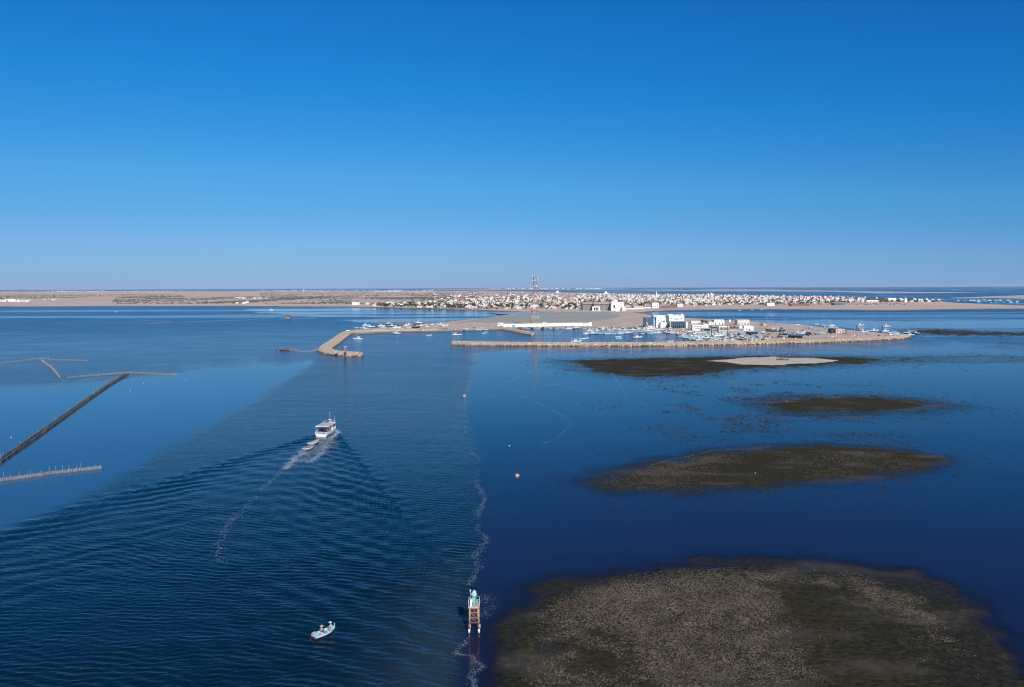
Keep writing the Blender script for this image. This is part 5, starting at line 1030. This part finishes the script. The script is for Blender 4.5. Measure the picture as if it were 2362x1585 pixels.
for i in range(30):
    a = 1190 + i * 8.8 + random.uniform(-2, 2); c = 759.6 - (i % 3 == 1) * 2.6 + (a > 1370) * -.8
    boat(['ow', 'ow', 'cw', 'ot', 'ow', 'on', 'ow', 'cg', 'cw', 'cc'][(i * 3) % 10] if a > 1310 else ['ow', 'on', 'ow'][i % 3], a, c, random.choice((0, 20, 160, 75, 100)), NW[min(6, int((a - 1185) / 38))] + (', ashore' if i % 3 == 1 else ', afloat'), 'boats along the north shore of the basin', 1.12 if i % 3 == 1 else 0, random.uniform(.7, 1.0))
for i in range(34):
    a = 2206 + random.random() * 140; c = 693.5 + random.random() * 7
    if i < 14: a = 2280 + random.random() * 30 if i % 2 else 2235 + random.random() * 50; c = 692.5 + random.random() * 2
    boat('ow' if i % 3 else 'cw', a, c, random.choice((0, 10, 170)), ('at the beach end of' if a < 2245 else 'in the middle of' if a < 2285 else 'in the crowded part of' if a < 2312 else 'at the seaward end of') + ' the far anchorage' + (', back row' if c < 694.5 else ', middle row' if c < 697.5 else ', front row'), 'boats of the far eastern anchorage', 0, random.uniform(1.1, 1.5))
# cars
CAR = []
b = MB(); b.box((0, 0, .62), (4.2, 1.7, .62)); b.box((-.2, 0, 1.15), (2.3, 1.5, .5)); bodyv = b
def car_spec(m):
    cb = MB(); prof = [(-2.1, .35), (-2.1, .85), (-1.7, .95), (-1.2, 1.42), (.5, 1.42), (1.1, .98), (2.0, .82), (2.1, .35)]; n = len(prof)
    cb.v = [(x, s * (.82 if z < 1 else .68), z) for s in (-1, 1) for x, z in prof]; cb.f = [(i, (i + 1) % n, n + (i + 1) % n, n + i) for i in range(n)] + [tuple(range(n))[::-1], tuple(range(n, 2 * n))]; cb.m = [0] * len(cb.f)
    gb = MB(); gb.add([(-1.25, s * .80, 1.0) for s in (-1, 1)] + [(.95, s * .8, 1.0) for s in (-1, 1)] + [(-1.1, s * .71, 1.36) for s in (-1, 1)] + [(.45, s * .71, 1.36) for s in (-1, 1)], [(0, 2, 6, 4), (1, 5, 7, 3), (0, 4, 5, 1), (2, 3, 7, 6)])
    return ('parked_car', [('body', cb.mesh('body', m)), ('windows', gb.mesh('windows', dark))] + [part_tube('wheel', hullblack, ((x, s * .85, .32), (x, s * .62, .32), .32, .32, 10)) for x in (-1.3, 1.3) for s in (-1, 1)])
cs = {'white': car_spec(hullwhite), 'grey': car_spec(steelgrey), 'blue': car_spec(hullblue)}
for k, a, c, rz, w in (('white', 1753, 777.5, 20, 'on the open quay beside a dark boat'), ('grey', 774, 814.2, 10, 'parked on the head of the hooked breakwater'), ('white', 803, 764.3, 20, 'parked at the breakwater bend'), ('white', 1424, 719.5, 0, 'on the causeway before the colonnaded hall'), ('blue', 1884, 772, 5, 'on the track west of the black container'), ('white', 1530, 762.5, 0, 'on the quay below the white block'), ('grey', 1172, 755.8, 0, 'beside the gatehouse of the long wall'), ('white', 1589, 767, 30, 'on the quay below the annexe')):
    spawn(cs[k], f'{k} car {w}', 'car', G(a, c, 2.25 if a < 810 else (1.5 if c < 730 else 1.2)), math.radians(rz))

# ------------------------------------------------------------------ the mainland landmarks
r, w, h, s = site('colonnaded_hall', 'large grey colonnaded hall with a sand-coloured roof and white end block', 1347, 1438, 699, 717, 1.45, rz=0.0)
q = lambda v: (v - 1392.5) * s
hm = hallgrey
for x0, x1, yy, hh, nm in ((1347, 1371, 30, 12.6, 'west_wall'), (1371, 1409, 12, 13.2, 'wall')):
    ww = q(x1) - q(x0); a = bx(nm.replace('west_', ''), (q((x0 + x1) / 2), yy + 12, hh / 2 - .3), (ww, 24, hh + .6), hm, r)
    n = 8 if nm == 'west_wall' else 13
    for k in range(n): bx('pilaster', (q(x0) + ww * (k + .5) / n, yy - .35, hh * .46), (.75, .7, hh * .92), mat('hall_pilaster', (.40, .38, .37), None, .8, .5), a)
    one('roof', lambda b: b.add([(q(x0) - 1, yy - 1.6, hh), (q(x1) + .8, yy - 1.6, hh), (q(x1) + .8, yy + 26, hh), (q(x0) - 1, yy + 26, hh), (q(x0) + 3, yy + 12, hh + 3.4), (q(x1) - 3, yy + 12, hh + 3.4)], [(0, 1, 5, 4), (1, 2, 5), (2, 3, 4, 5), (3, 0, 4), (3, 2, 1, 0)]), roofsand, r)
e_ = bx('end_block', (q(1423.5), 8, 8.2), (q(1438) - q(1409.6), 26, 17.0), white, r); win(e_, q(1416), -5, 8.4, 3.2, 6.2); bx('side_wing', (q(1437), -6, 4.2), (8, 14, 9), cream, r); win(e_, q(1427), -5, 10, 4.5, .5)
pt = bx('portico', (q(1374.5), 2, 4.2), (q(1383) - q(1366), 12, 9), white, r); win(pt, q(1374.5), -4, 3.6, 9.5, 6.4, dark, 'archway'); bx('portico_step', (q(1374.5), -7.5, .3), (20, 6, .8), white, r)
bx('column', (q(1372.5), -4.2, 3.4), (.8, .8, 6.2), white, pt); bx('column', (q(1376.5), -4.2, 3.4), (.8, .8, 6.2), white, pt)
house('white cube on the roofline behind the colonnaded hall', 1411, 1425, 694.5, 700, 14, gz=1.45)
wallrun('low white boundary wall east of the colonnaded hall', [(1440, 713.6), (1460, 713.4), (1486, 712.8)], 2.6, 1.45)
r, a, w, h = house('tall white L-shaped house beside the red bare ground', 1504, 1520, 699.5, 711.2, 14, gz=1.45, wins=((.2, .3, 1.4, 1.4), (.5, .3, 1.4, 1.4), (.8, .62, 1.4, 1.4), (.8, .3, 1.4, 1.4))); b2 = blk(r, -w * .95, 4, w * 1.25, 12, h * .42, white, name='low_wing'); win(b2, -w, 4, h * .3, w * 1.1, 1.6)
house('pinkish-brown walled yard behind the low white boundary wall', 1462, 1484, 706, 712, 30, pinkw, gz=1.45)
house('white house with three dark openings on the beach edge', 1562.5, 1575, 701, 707.6, 12, gz=1.45, wins=((.25, .5, 1.2, 1.4), (.5, .5, 3.2, 1.4), (.78, .5, 1.2, 1.4)))
house('brick red shed on the shore just below the lattice tower', 1216, 1228, 710, 715.5, 12, brickw, gz=1.45); house('white flat-roofed house with a wide eave behind the lattice tower', 1224, 1240, 703.5, 711.5, 14, gz=1.45, wins=((.3, .3, 2, 1.6), (.7, .3, 2, 1.6)))
house('long white windowless hall at the eastern edge of the town', 2049, 2067, 687.5, 694.5, 30, gz=1.45); house('long white house with many openings at the eastern edge of the town', 1999, 2026, 692.5, 697.4, 16, gz=1.45, wins=tuple((.08 + k * .12, .35, 2, 2.2) for k in range(8)))
house('long dark brown barn with a sloping look near the beach', 1826, 1868, 702.3, 705.6, 20, hullbrown, gz=1.45); house('black-roofed shed on the beach edge', 1925, 1948, 699.5, 704, 20, hullslate, gz=1.45)
house('white block on the beach edge beside a dark lean-to', 1769.5, 1787, 699, 705.8, 18, gz=1.45); house('dark lean-to beside the white block on the beach', 1787.6, 1792, 701.5, 705.6, 12, hullbrown, gz=1.45)
def minaret(a, yt, yb, label, wd=1.0):
    r, w, h, s = site('minaret', label, a - wd, a + wd, yt, yb, 1.45, cat='minaret'); bx('shaft', (0, 0, h * .4), (w, w, h * .8 + .6), white, r); bx('gallery', (0, 0, h * .82), (w * 1.35, w * 1.35, h * .03), white, r); bx('lantern', (0, 0, h * .89), (w * .6, w * .6, h * .12), white, r); one('dome', lambda b: b.dome((0, 0, h * .95), w * .32, 0, 8, 4), white, r)
minaret(1514, 672, 686, 'tall white minaret rising over the middle of the town'); minaret(1450, 679, 693, 'stout white minaret behind the colonnaded hall', 1.2); minaret(1634, 676, 685, 'short white minaret above the eastern half of the town'); minaret(1178, 674, 681, 'slender minaret far behind the lattice tower', .7); minaret(700, 667.5, 672.6, 'white minaret in the far village on the western plain', .8); minaret(143, 670, 674, 'white minaret in the far village at the plain horizon', .9)
for a, yt, yb, w_, l in ((1398, 673.5, 678.5, 5, 'white domed mosque standing out on the town skyline'), (1642, 676, 682, 4, 'white domed tomb near the short minaret'), (1286, 671, 676, 4, 'white domed house on the skyline east of the lattice tower'), (1893, 683, 688, 4, 'white domed house on the eastern skyline')):
    r, w, h, s = site('domed_house', l, a - w_, a + w_, yt, yb, 1.45, cat='domed building'); blk(r, 0, 0, w, w, h * .6, white); one('dome', lambda b: b.dome((0, w / 2, h * .55), w * .36, 0, 12, 5), white, r, True)

# ------------------------------------------------------------------ the town
def hspec(kind, m, n):
    w, d = (11, 10) if n == 0 else (15, 11) if n == 1 else (9, 9)
    h = 4.0; parts = []; tmp = []
    def W(x, y, w, d, h, z0=0):
        b = MB(); b.box((x, y + d / 2, z0 + h / 2 - .3), (w, d, h + .6)); b2 = MB()
        for (cx, cy, sx, sy) in ((x, y + .15, w, .3), (x, y + d - .15, w, .3), (x - w / 2 + .15, y + d / 2, .3, d - .6), (x + w / 2 - .15, y + d / 2, .3, d - .6)): b2.box((cx, cy, z0 + h + .25), (sx, sy, .5))
        parts.append(('wall', b.mesh('wall', m), [('parapet', b2.mesh('parapet', m))]))
    def win_(x, y, z, w, h): parts.append(part_box('window', dark, ((x, y - .05, z), (w, .14, h))))
    W(0, 0, w, d, h)
    win_(-w * .3, 0, 1.9, 1.6, 1.5); win_(w * .28, 0, 1.9, 1.6, 1.5); parts.append(part_box('door', bluepaint if n == 0 else dark, ((0, -.05, 1.2), (1.6, .14, 2.4)))); win_(0, 0, 0, .01, .01) if False else None
    if kind == 'two': W(w * .1, 1.2, w * .75, d * .8, 3.2, h); win_(-w * .1, 1.2, h + 1.7, 1.5, 1.4); win_(w * .3, 1.2, h + 1.7, 1.5, 1.4)
    if kind == 'stair': W(w * .3, d * .5, 3.2, 3.6, 2.8, h); win_(w * .3, d * .5, h + 1.3, 1, 1.3)
    if kind == 'porch': parts.append(part_box('porch_roof', m, ((0, -1.6, 3.2), (w * .7, 3.2, .25)))); parts += [part_box('porch_post', m, ((x, -2.9, 1.5), (.35, .35, 3.2))) for x in (-w * .33, 0, w * .33)]; parts.append(part_box('porch_opening', dark, ((0, -.12, 1.5), (w * .62, .1, 2.6))))
    if kind == 'dome': b = MB(); b.dome((0, d / 2, h + .2), 2.6, 0, 10, 4); parts.append(('dome', b.mesh('dome', m, True)))
    if kind == 'vault': b = MB(); b.vault(w * .5, d * .9, .3, w * .22, 0, 8, (-w * .2, d / 2, h)); parts.append(('barrel_roof', b.mesh('barrel_roof', m)))
    return ('house', parts)
townw = mat('sunbaked_whitewash', (.74, .70, .645), (.60, .565, .515), .85, .15, coord='World')
HM = [('white', townw), ('cream', cream), ('pink', pinkw), ('brick', brickw), ('grey', greyw)]
HK = {'two': 'two-storey', 'stair': 'stair-towered', 'porch': 'porched', 'dome': 'domed', 'vault': 'barrel-roofed', 'flat': 'single-storey'}
HS = {}
TOWN_TOP = [(860, 703), (1000, 697), (1100, 688), (1180, 682), (1300, 677.6), (1500, 679.4), (1640, 680.8), (1760, 683), (1900, 686), (2000, 689), (2170, 695)]
TOWN_BOT = [(860, 708), (950, 709.6), (1000, 711), (1110, 713), (1180, 714.5), (1250, 712.5), (1345, 715), (1346, 699), (1440, 700), (1441, 711), (1490, 711), (1503, 703), (1565, 703.5), (1600, 706), (1700, 703.5), (1800, 702.5), (1900, 700), (2000, 697), (2100, 697.3), (2175, 697)]
def itp(T, x): return float(np.interp(x, [p[0] for p in T], [p[1] for p in T]))
def dens(x): return float(np.interp(x, [860, 1000, 1060, 1200, 1330, 1450, 1760, 1850, 1950, 2060, 2175], [.22, .55, .7, .7, .75, 1.0, 1.0, .8, .55, .5, .75]))
ZN = [(895, 'at the western tip of the shore'), (920, 'by the two-part white house'), (945, 'by the low white wing house'), (972, 'just past the low wing house'), (1000, 'at the thin western end of the town'), (1060, 'on the bay shore west of the lattice tower'), (1120, 'inland of the bay west of the lattice tower'), (1175, 'well west of the lattice tower'), (1225, 'just west of the lattice tower'), (1265, 'just east of the lattice tower'), (1300, 'between the lattice tower and colonnaded hall'), (1347, 'immediately west of the colonnaded hall'), (1395, 'behind the colonnaded hall'), (1440, 'behind the white end of the hall'), (1485, 'near the stout minaret'), (1520, 'below the tall minaret'), (1565, 'behind the red bare ground'), (1610, 'behind the beach past the red ground'), (1660, 'below the short minaret'), (1720, 'beyond the vaulted sheds'), (1780, 'beyond the silo and boatyard'), (1830, 'beyond the long brown barn'), (1900, 'inland of the black-roofed shed'), (1960, 'beyond the black container'), (2050, 'beyond the pink harbour house'), (2110, 'by the windowless eastern hall'), (9999, 'at the eastern tip of the town')]
cand = []; tries = 0; occ = np.zeros((80, 2400), bool)
rh = random.Random(11)
while tries < 9000:
    tries += 1; a = rh.uniform(862, 2175); t_, b_ = itp(TOWN_TOP, a), itp(TOWN_BOT, a)
    if b_ <= t_: continue
    f = rh.random() ** .85; c = t_ + (b_ - t_) * f
    if rh.random() > dens(a) * (.55 + .45 * (a > 1400)) * (1 if a > 1330 or f > .35 else .35): continue
    if any(x0 - 5 < a < x1 + 5 and y0 < c < y1 for x0, x1, y0, y1 in ((1345, 1440, 696, 720), (1500, 1568, 702, 712), (1455, 1490, 704, 714), (1766, 1794, 698, 707), (1824, 1870, 700, 707), (1922, 1950, 697, 705), (1996, 2070, 690, 698), (1214, 1242, 706, 716), (1558, 1580, 702, 709))): continue
    m_ = mpp(a, c); w = 13 / m_; iy = int((c - 670) * 1.0); x0, x1 = int(a - w * .75), int(a + w * .75)
    if occ[iy, x0:x1].mean() > .0: continue
    occ[iy, x0:x1] = True; cand.append((m_, a, c, f))
cand.sort()
big = MB(); seen = {}
for i, (m_, a, c, f) in enumerate(cand):
    x = rh.random(); mi = 0 if x < .66 else 1 if x < .80 else 2 if x < .88 else 3 if x < .94 else 4
    kd = rh.choice(['two', 'two', 'stair', 'porch', 'flat', 'flat', 'dome' if rh.random() < .4 else 'flat', 'vault']); n = rh.randrange(3); rz = rh.choice((0, 0, 0, math.pi / 2, -math.pi / 2, .35, -.3)) + rh.gauss(0, .12)
    sc = rh.uniform(.5, .9); p = G(a, c, 1.4)
    if i < 285:
        key = (kd, mi, n)
        if key not in HS: HS[key] = hspec(kd, HM[mi][1], n)
        zn = next(z for e, z in ZN if a < e); row = 'front-row' if f > .84 else 'second-row' if f > .66 else 'mid-town' if f > .35 else 'rear'
        wd = ('compact ', 'wide ', 'small ')[n]
        spawn(HS[key], f'{wd}{HM[mi][0]} {HK[kd]} {row} house {zn}', 'house', p, rz, 'houses of the town', sc)
    else:
        w, d, h = rh.uniform(9, 15) * sc, rh.uniform(8, 12), rh.choice((3.8, 4.2, 6.8, 7.2)); big.box((p.x, p.y, p.z + h / 2 - .3), (w, d, h + .6), mi, rz, False)
        ca, sa = math.cos(rz), math.sin(rz)
        for k in range(rh.choice((1, 2, 2))):
            lx, ly = rh.uniform(-w * .35, w * .35), -d / 2 - .03; big.box((p.x + lx * ca - ly * sa, p.y + lx * sa + ly * ca, p.z + rh.uniform(1.4, h - 1.2)), (2.0, .12, 1.8), 5, rz, False)
        if rh.random() < .4: big.box((p.x + rh.uniform(-2, 2), p.y, p.z + h + 1.2), (w * .4, 4, 2.8), mi, rz, False)
# far villages along the horizon
for (x0, x1, y0, y1, n, sz) in ((0, 460, 670.6, 673.6, 90, 1.0), (100, 330, 672, 674, 40, 1.2), (600, 1000, 669.2, 672.6, 150, 1.0), (860, 1000, 671, 675, 40, .9), (1120, 1390, 665.6, 666.8, 90, 2.2), (0, 70, 693, 696.5, 14, 1.0), (95, 130, 692, 693, 4, .8), (545, 620, 688, 690, 8, .9), (540, 570, 699, 701, 4, .8), (820, 880, 702, 704, 3, .8), (1000, 1300, 674, 690, 60, .9)):
    for k in range(n):
        a = rh.uniform(x0, x1); c = rh.uniform(y0, y1); p = G(a, c, 1.2); w, d, h = rh.uniform(9, 18) * sz, 10 * sz, rh.choice((4, 5, 7)) * sz; big.box((p.x, p.y, p.z + h / 2 - .3), (w, d, h + .6), 0 if rh.random() < .85 else 1, rh.gauss(0, .3), False)
o = obj('far_houses', big.mesh('far_houses', [townw, cream, pinkw, brickw, greyw, dark]), kind='stuff'); o['label'] = 'small pale houses farther back in the town and along the horizon'
for l, x0, x1, yt, yb in (('white single house apart on the western shore', 812, 829, 697.5, 703.5), ('white two-part house at the western end of the shore', 891, 906, 696.5, 705), ('low white wing house next to the two-part house', 907, 930, 701, 706.5), ('white compound wall on the far western plain', 38, 67, 693.8, 696.2), ('white farm building on the far western plain', 18, 36, 690.5, 696)): house(l, x0, x1, yt, yb, 12, gz=1.45, wins=((.3, .4, 1.8, 1.6), (.7, .4, 1.8, 1.6)))

# ------------------------------------------------------------------ trees in the town, scrub on the plain
OCT = np.array([(1, 0, 0), (-1, 0, 0), (0, 1, 0), (0, -1, 0), (0, 0, 1), (0, 0, -1)], float); OF = np.array([(0, 2, 4), (2, 1, 4), (1, 3, 4), (3, 0, 4), (2, 0, 5), (1, 2, 5), (3, 1, 5), (0, 3, 5)])
def lumps(pos, size, flat=.7):
    n = len(pos); V = OCT[None] * (.7 + .6 * RNG.random((n, 6, 1))) * size[:, None, None]; V[..., 2] *= flat; V += (RNG.random((n, 6, 3)) - .5) * size[:, None, None] * .5; V += pos[:, None, :]
    return V.reshape(-1, 3), (np.arange(n)[:, None, None] * 6 + OF[None]).reshape(-1, 3)
TS = []
for v in range(6):
    n = 46; u = RNG.normal(size=(n, 3)); u /= np.linalg.norm(u, axis=1)[:, None]; u *= (RNG.random((n, 1)) ** .4); pos = u * np.array([2.6, 2.6, 1.7]) * (1 + .3 * RNG.random(3)) + np.array([0, 0, 3.6]); V, Fq = lumps(pos, .45 + .5 * RNG.random(n))
    tr = MB(); tr.tube((0, 0, -.4), (.1, 0, 2.6), .28, .16, 6)
    for k in range(4): t = k * 1.6 + v; tr.tube((.1, 0, 1.9), (1.3 * math.cos(t), 1.3 * math.sin(t), 3.5), .1, .05, 4)
    TS.append(('tree', [('crown', npmesh('crown', V, Fq, treem)), ('trunk', tr.mesh('trunk', barkm))]))
PS = []
for v in range(2):
    fr = MB()
    for k in range(14):
        t = k * 2.4 + v; r0 = Vector((.1 * math.cos(t), .1 * math.sin(t), 7)); up_ = 1.0 if k % 2 else .3; q0 = r0 + Vector((1.5 * math.cos(t), 1.5 * math.sin(t), up_)); q1_ = r0 + Vector((2.9 * math.cos(t), 2.9 * math.sin(t), up_ - 1.4)); sdv = Vector((-math.sin(t), math.cos(t), 0)) * .3
        fr.add([r0 + sdv * .4, r0 - sdv * .4, q0 - sdv, q0 + sdv, q1_], [(0, 1, 2, 3), (3, 2, 4)])
    pt_ = MB(); pt_.tube((0, 0, -.4), (.15, .1, 7), .24, .17, 6); PS.append(('palm_tree', [('crown', fr.mesh('crown', treem)), ('trunk', pt_.mesh('trunk', barkm))]))
tc = []
while len(tc) < 1900:
    a = rh.uniform(870, 2170); t_, b_ = itp(TOWN_TOP, a), itp(TOWN_BOT, a)
    if b_ <= t_: continue
    f = rh.random(); c = t_ + (b_ - t_) * f
    if 1344 < a < 1441 and c > 697: continue
    tc.append((mpp(a, c), a, c, f))
tc.sort()
cp = []; cz = []
for i, (m_, a, c, f) in enumerate(tc):
    p = G(a, c, 1.4)
    if i < 280:
        zn = next(z for e, z in ZN if a < e); row = 'front-row' if f > .84 else 'second-row' if f > .66 else 'mid-town' if f > .35 else 'rear'
        palm = i % 9 == 4; sp = PS[i % 2] if palm else TS[i % 6]; big_ = rh.choice((('tall', 1.35), ('broad', 1.1), ('low', .75), ('round', .95)))
        sc = big_[1] * rh.uniform(.9, 1.1); s3 = (sc * (1.4 if big_[0] == 'broad' else 1), sc * (1.4 if big_[0] == 'broad' else 1), sc * (1.2 if big_[0] == 'tall' else .9))
        spawn(sp, f'{big_[0]} {"palm" if palm else "dark bushy tree"} among {row} houses {zn}', 'tree', p, rh.random() * 6, 'trees of the town', s3)
    else:
        for k in range(5): cp.append((p.x + rh.gauss(0, 2.2), p.y + rh.gauss(0, 2.2), 1.4 + rh.uniform(1, 4))); cz.append(rh.uniform(1.2, 2.4))
V, Fq = lumps(np.array(cp), np.array(cz)); o = obj('far_trees', npmesh('far_trees', V, Fq, treem), kind='stuff'); o['label'] = 'dark trees between the farther houses of the town'
for a, c, l, sp, sc in ((1620, 746.5, 'dark bushy tree behind the white office', TS[1], .9), (1629, 747, 'dark bushy tree east of another behind the office', TS[2], .8), (1642, 757, 'dark shrub beside the market shed', TS[3], .5), (1247, 709.5, 'largest bushy tree, just east of the lattice tower', TS[4], 2.2), (1936, 691, 'tall dark tree on the eastern skyline', TS[0], 2.0)): spawn(sp, l, 'tree', G(a, c, 1.2), 1.0, None, sc)
sp_, sz_ = [], []
def scrub(n, x0, x1, y0, y1, s0, s1, cut):
    k = 0
    while k < n:
        a, c = rh.uniform(x0, x1), rh.uniform(y0, y1)
        if a > 1180 and c < 675 + (a - 1180) * .012: continue
        p = G(a, c, 1.4)
        if float(fbm(np.array(p.x / 160), np.array(p.y / 420), 201, 3)) < cut + rh.gauss(0, .06): k += .34; continue
        sp_.append((p.x, p.y, 1.4 + .4)); sz_.append(rh.uniform(s0, s1)); k += 1
scrub(4200, 260, 1000, 684, 701, 1.6, 4.2, .44); scrub(2200, 0, 420, 679, 690, 1.8, 4.6, .48); scrub(2600, 600, 1240, 672.5, 690, 2.2, 5.5, .42); scrub(2600, 850, 1350, 690, 713, .8, 2.2, .40); scrub(1800, 1350, 2100, 681, 704, .9, 2.2, .38); scrub(260, 0, 900, 700, 706, .5, 1.2, .5)
V, Fq = lumps(np.array(sp_), np.array(sz_), .6); o = obj('scrub', npmesh('scrub', V, Fq, scrubm), kind='stuff'); o['label'] = 'low dark scrub scattered over the island plain'
# loose stones and nets on the harbour ground
n = 900; a = RNG.uniform(1010, 1480, n); c = RNG.uniform(738, 758, n); k = sdist(a, c, SPIT) > .5; P = np.array([G(x, y, 1.1) for x, y in zip(a[k], c[k])]); V, Fq = rocks(P, .2 + .5 * RNG.random(len(P)) ** 3); o = obj('loose_stones', npmesh('loose_stones', V, Fq, rockm), kind='stuff'); o['label'] = 'loose stones and debris on the bare harbour ground'

# gear lying about the quays: nets, crates, drums
gm = [steelgrey, hullwhite, hullbrown, hullturq, dark, pinkw, hullblue, stickm]
QUAY = [(1484, 759.5), (1560, 763.5), (1640, 766), (1720, 771), (1790, 777), (1760, 787), (1700, 785), (1640, 782), (1592, 779), (1570, 774), (1562, 768), (1522, 765)]
gb_ = MB(); k = 0
while k < 620:
    if k < 420: a, c = rh.uniform(1484, 1790), rh.uniform(759, 788); ok = float(sdist(np.array([a]), np.array([c]), QUAY)[0]) > .5
    elif k < 540: a, c = rh.uniform(1700, 2060), rh.uniform(757, 786); ok = float(sdist(np.array([a]), np.array([c]), SPIT)[0]) > 1.5
    else: a, c = rh.uniform(880, 1350), rh.uniform(752, 762); ok = float(sdist(np.array([a]), np.array([c]), SPIT)[0]) > 1.0
    if not ok: continue
    p = G(a, c, 1.2); s = rh.uniform(.5, 1.6); gb_.box((p.x, p.y, 1.2 + s * .3), (s * rh.uniform(.7, 2), s, s * .8), rh.randrange(8), rh.random() * 3); k += 1
o = obj('harbour_gear', gb_.mesh('harbour_gear', gm), kind='stuff'); o['label'] = 'nets, crates and drums littering the quays and boatyard'
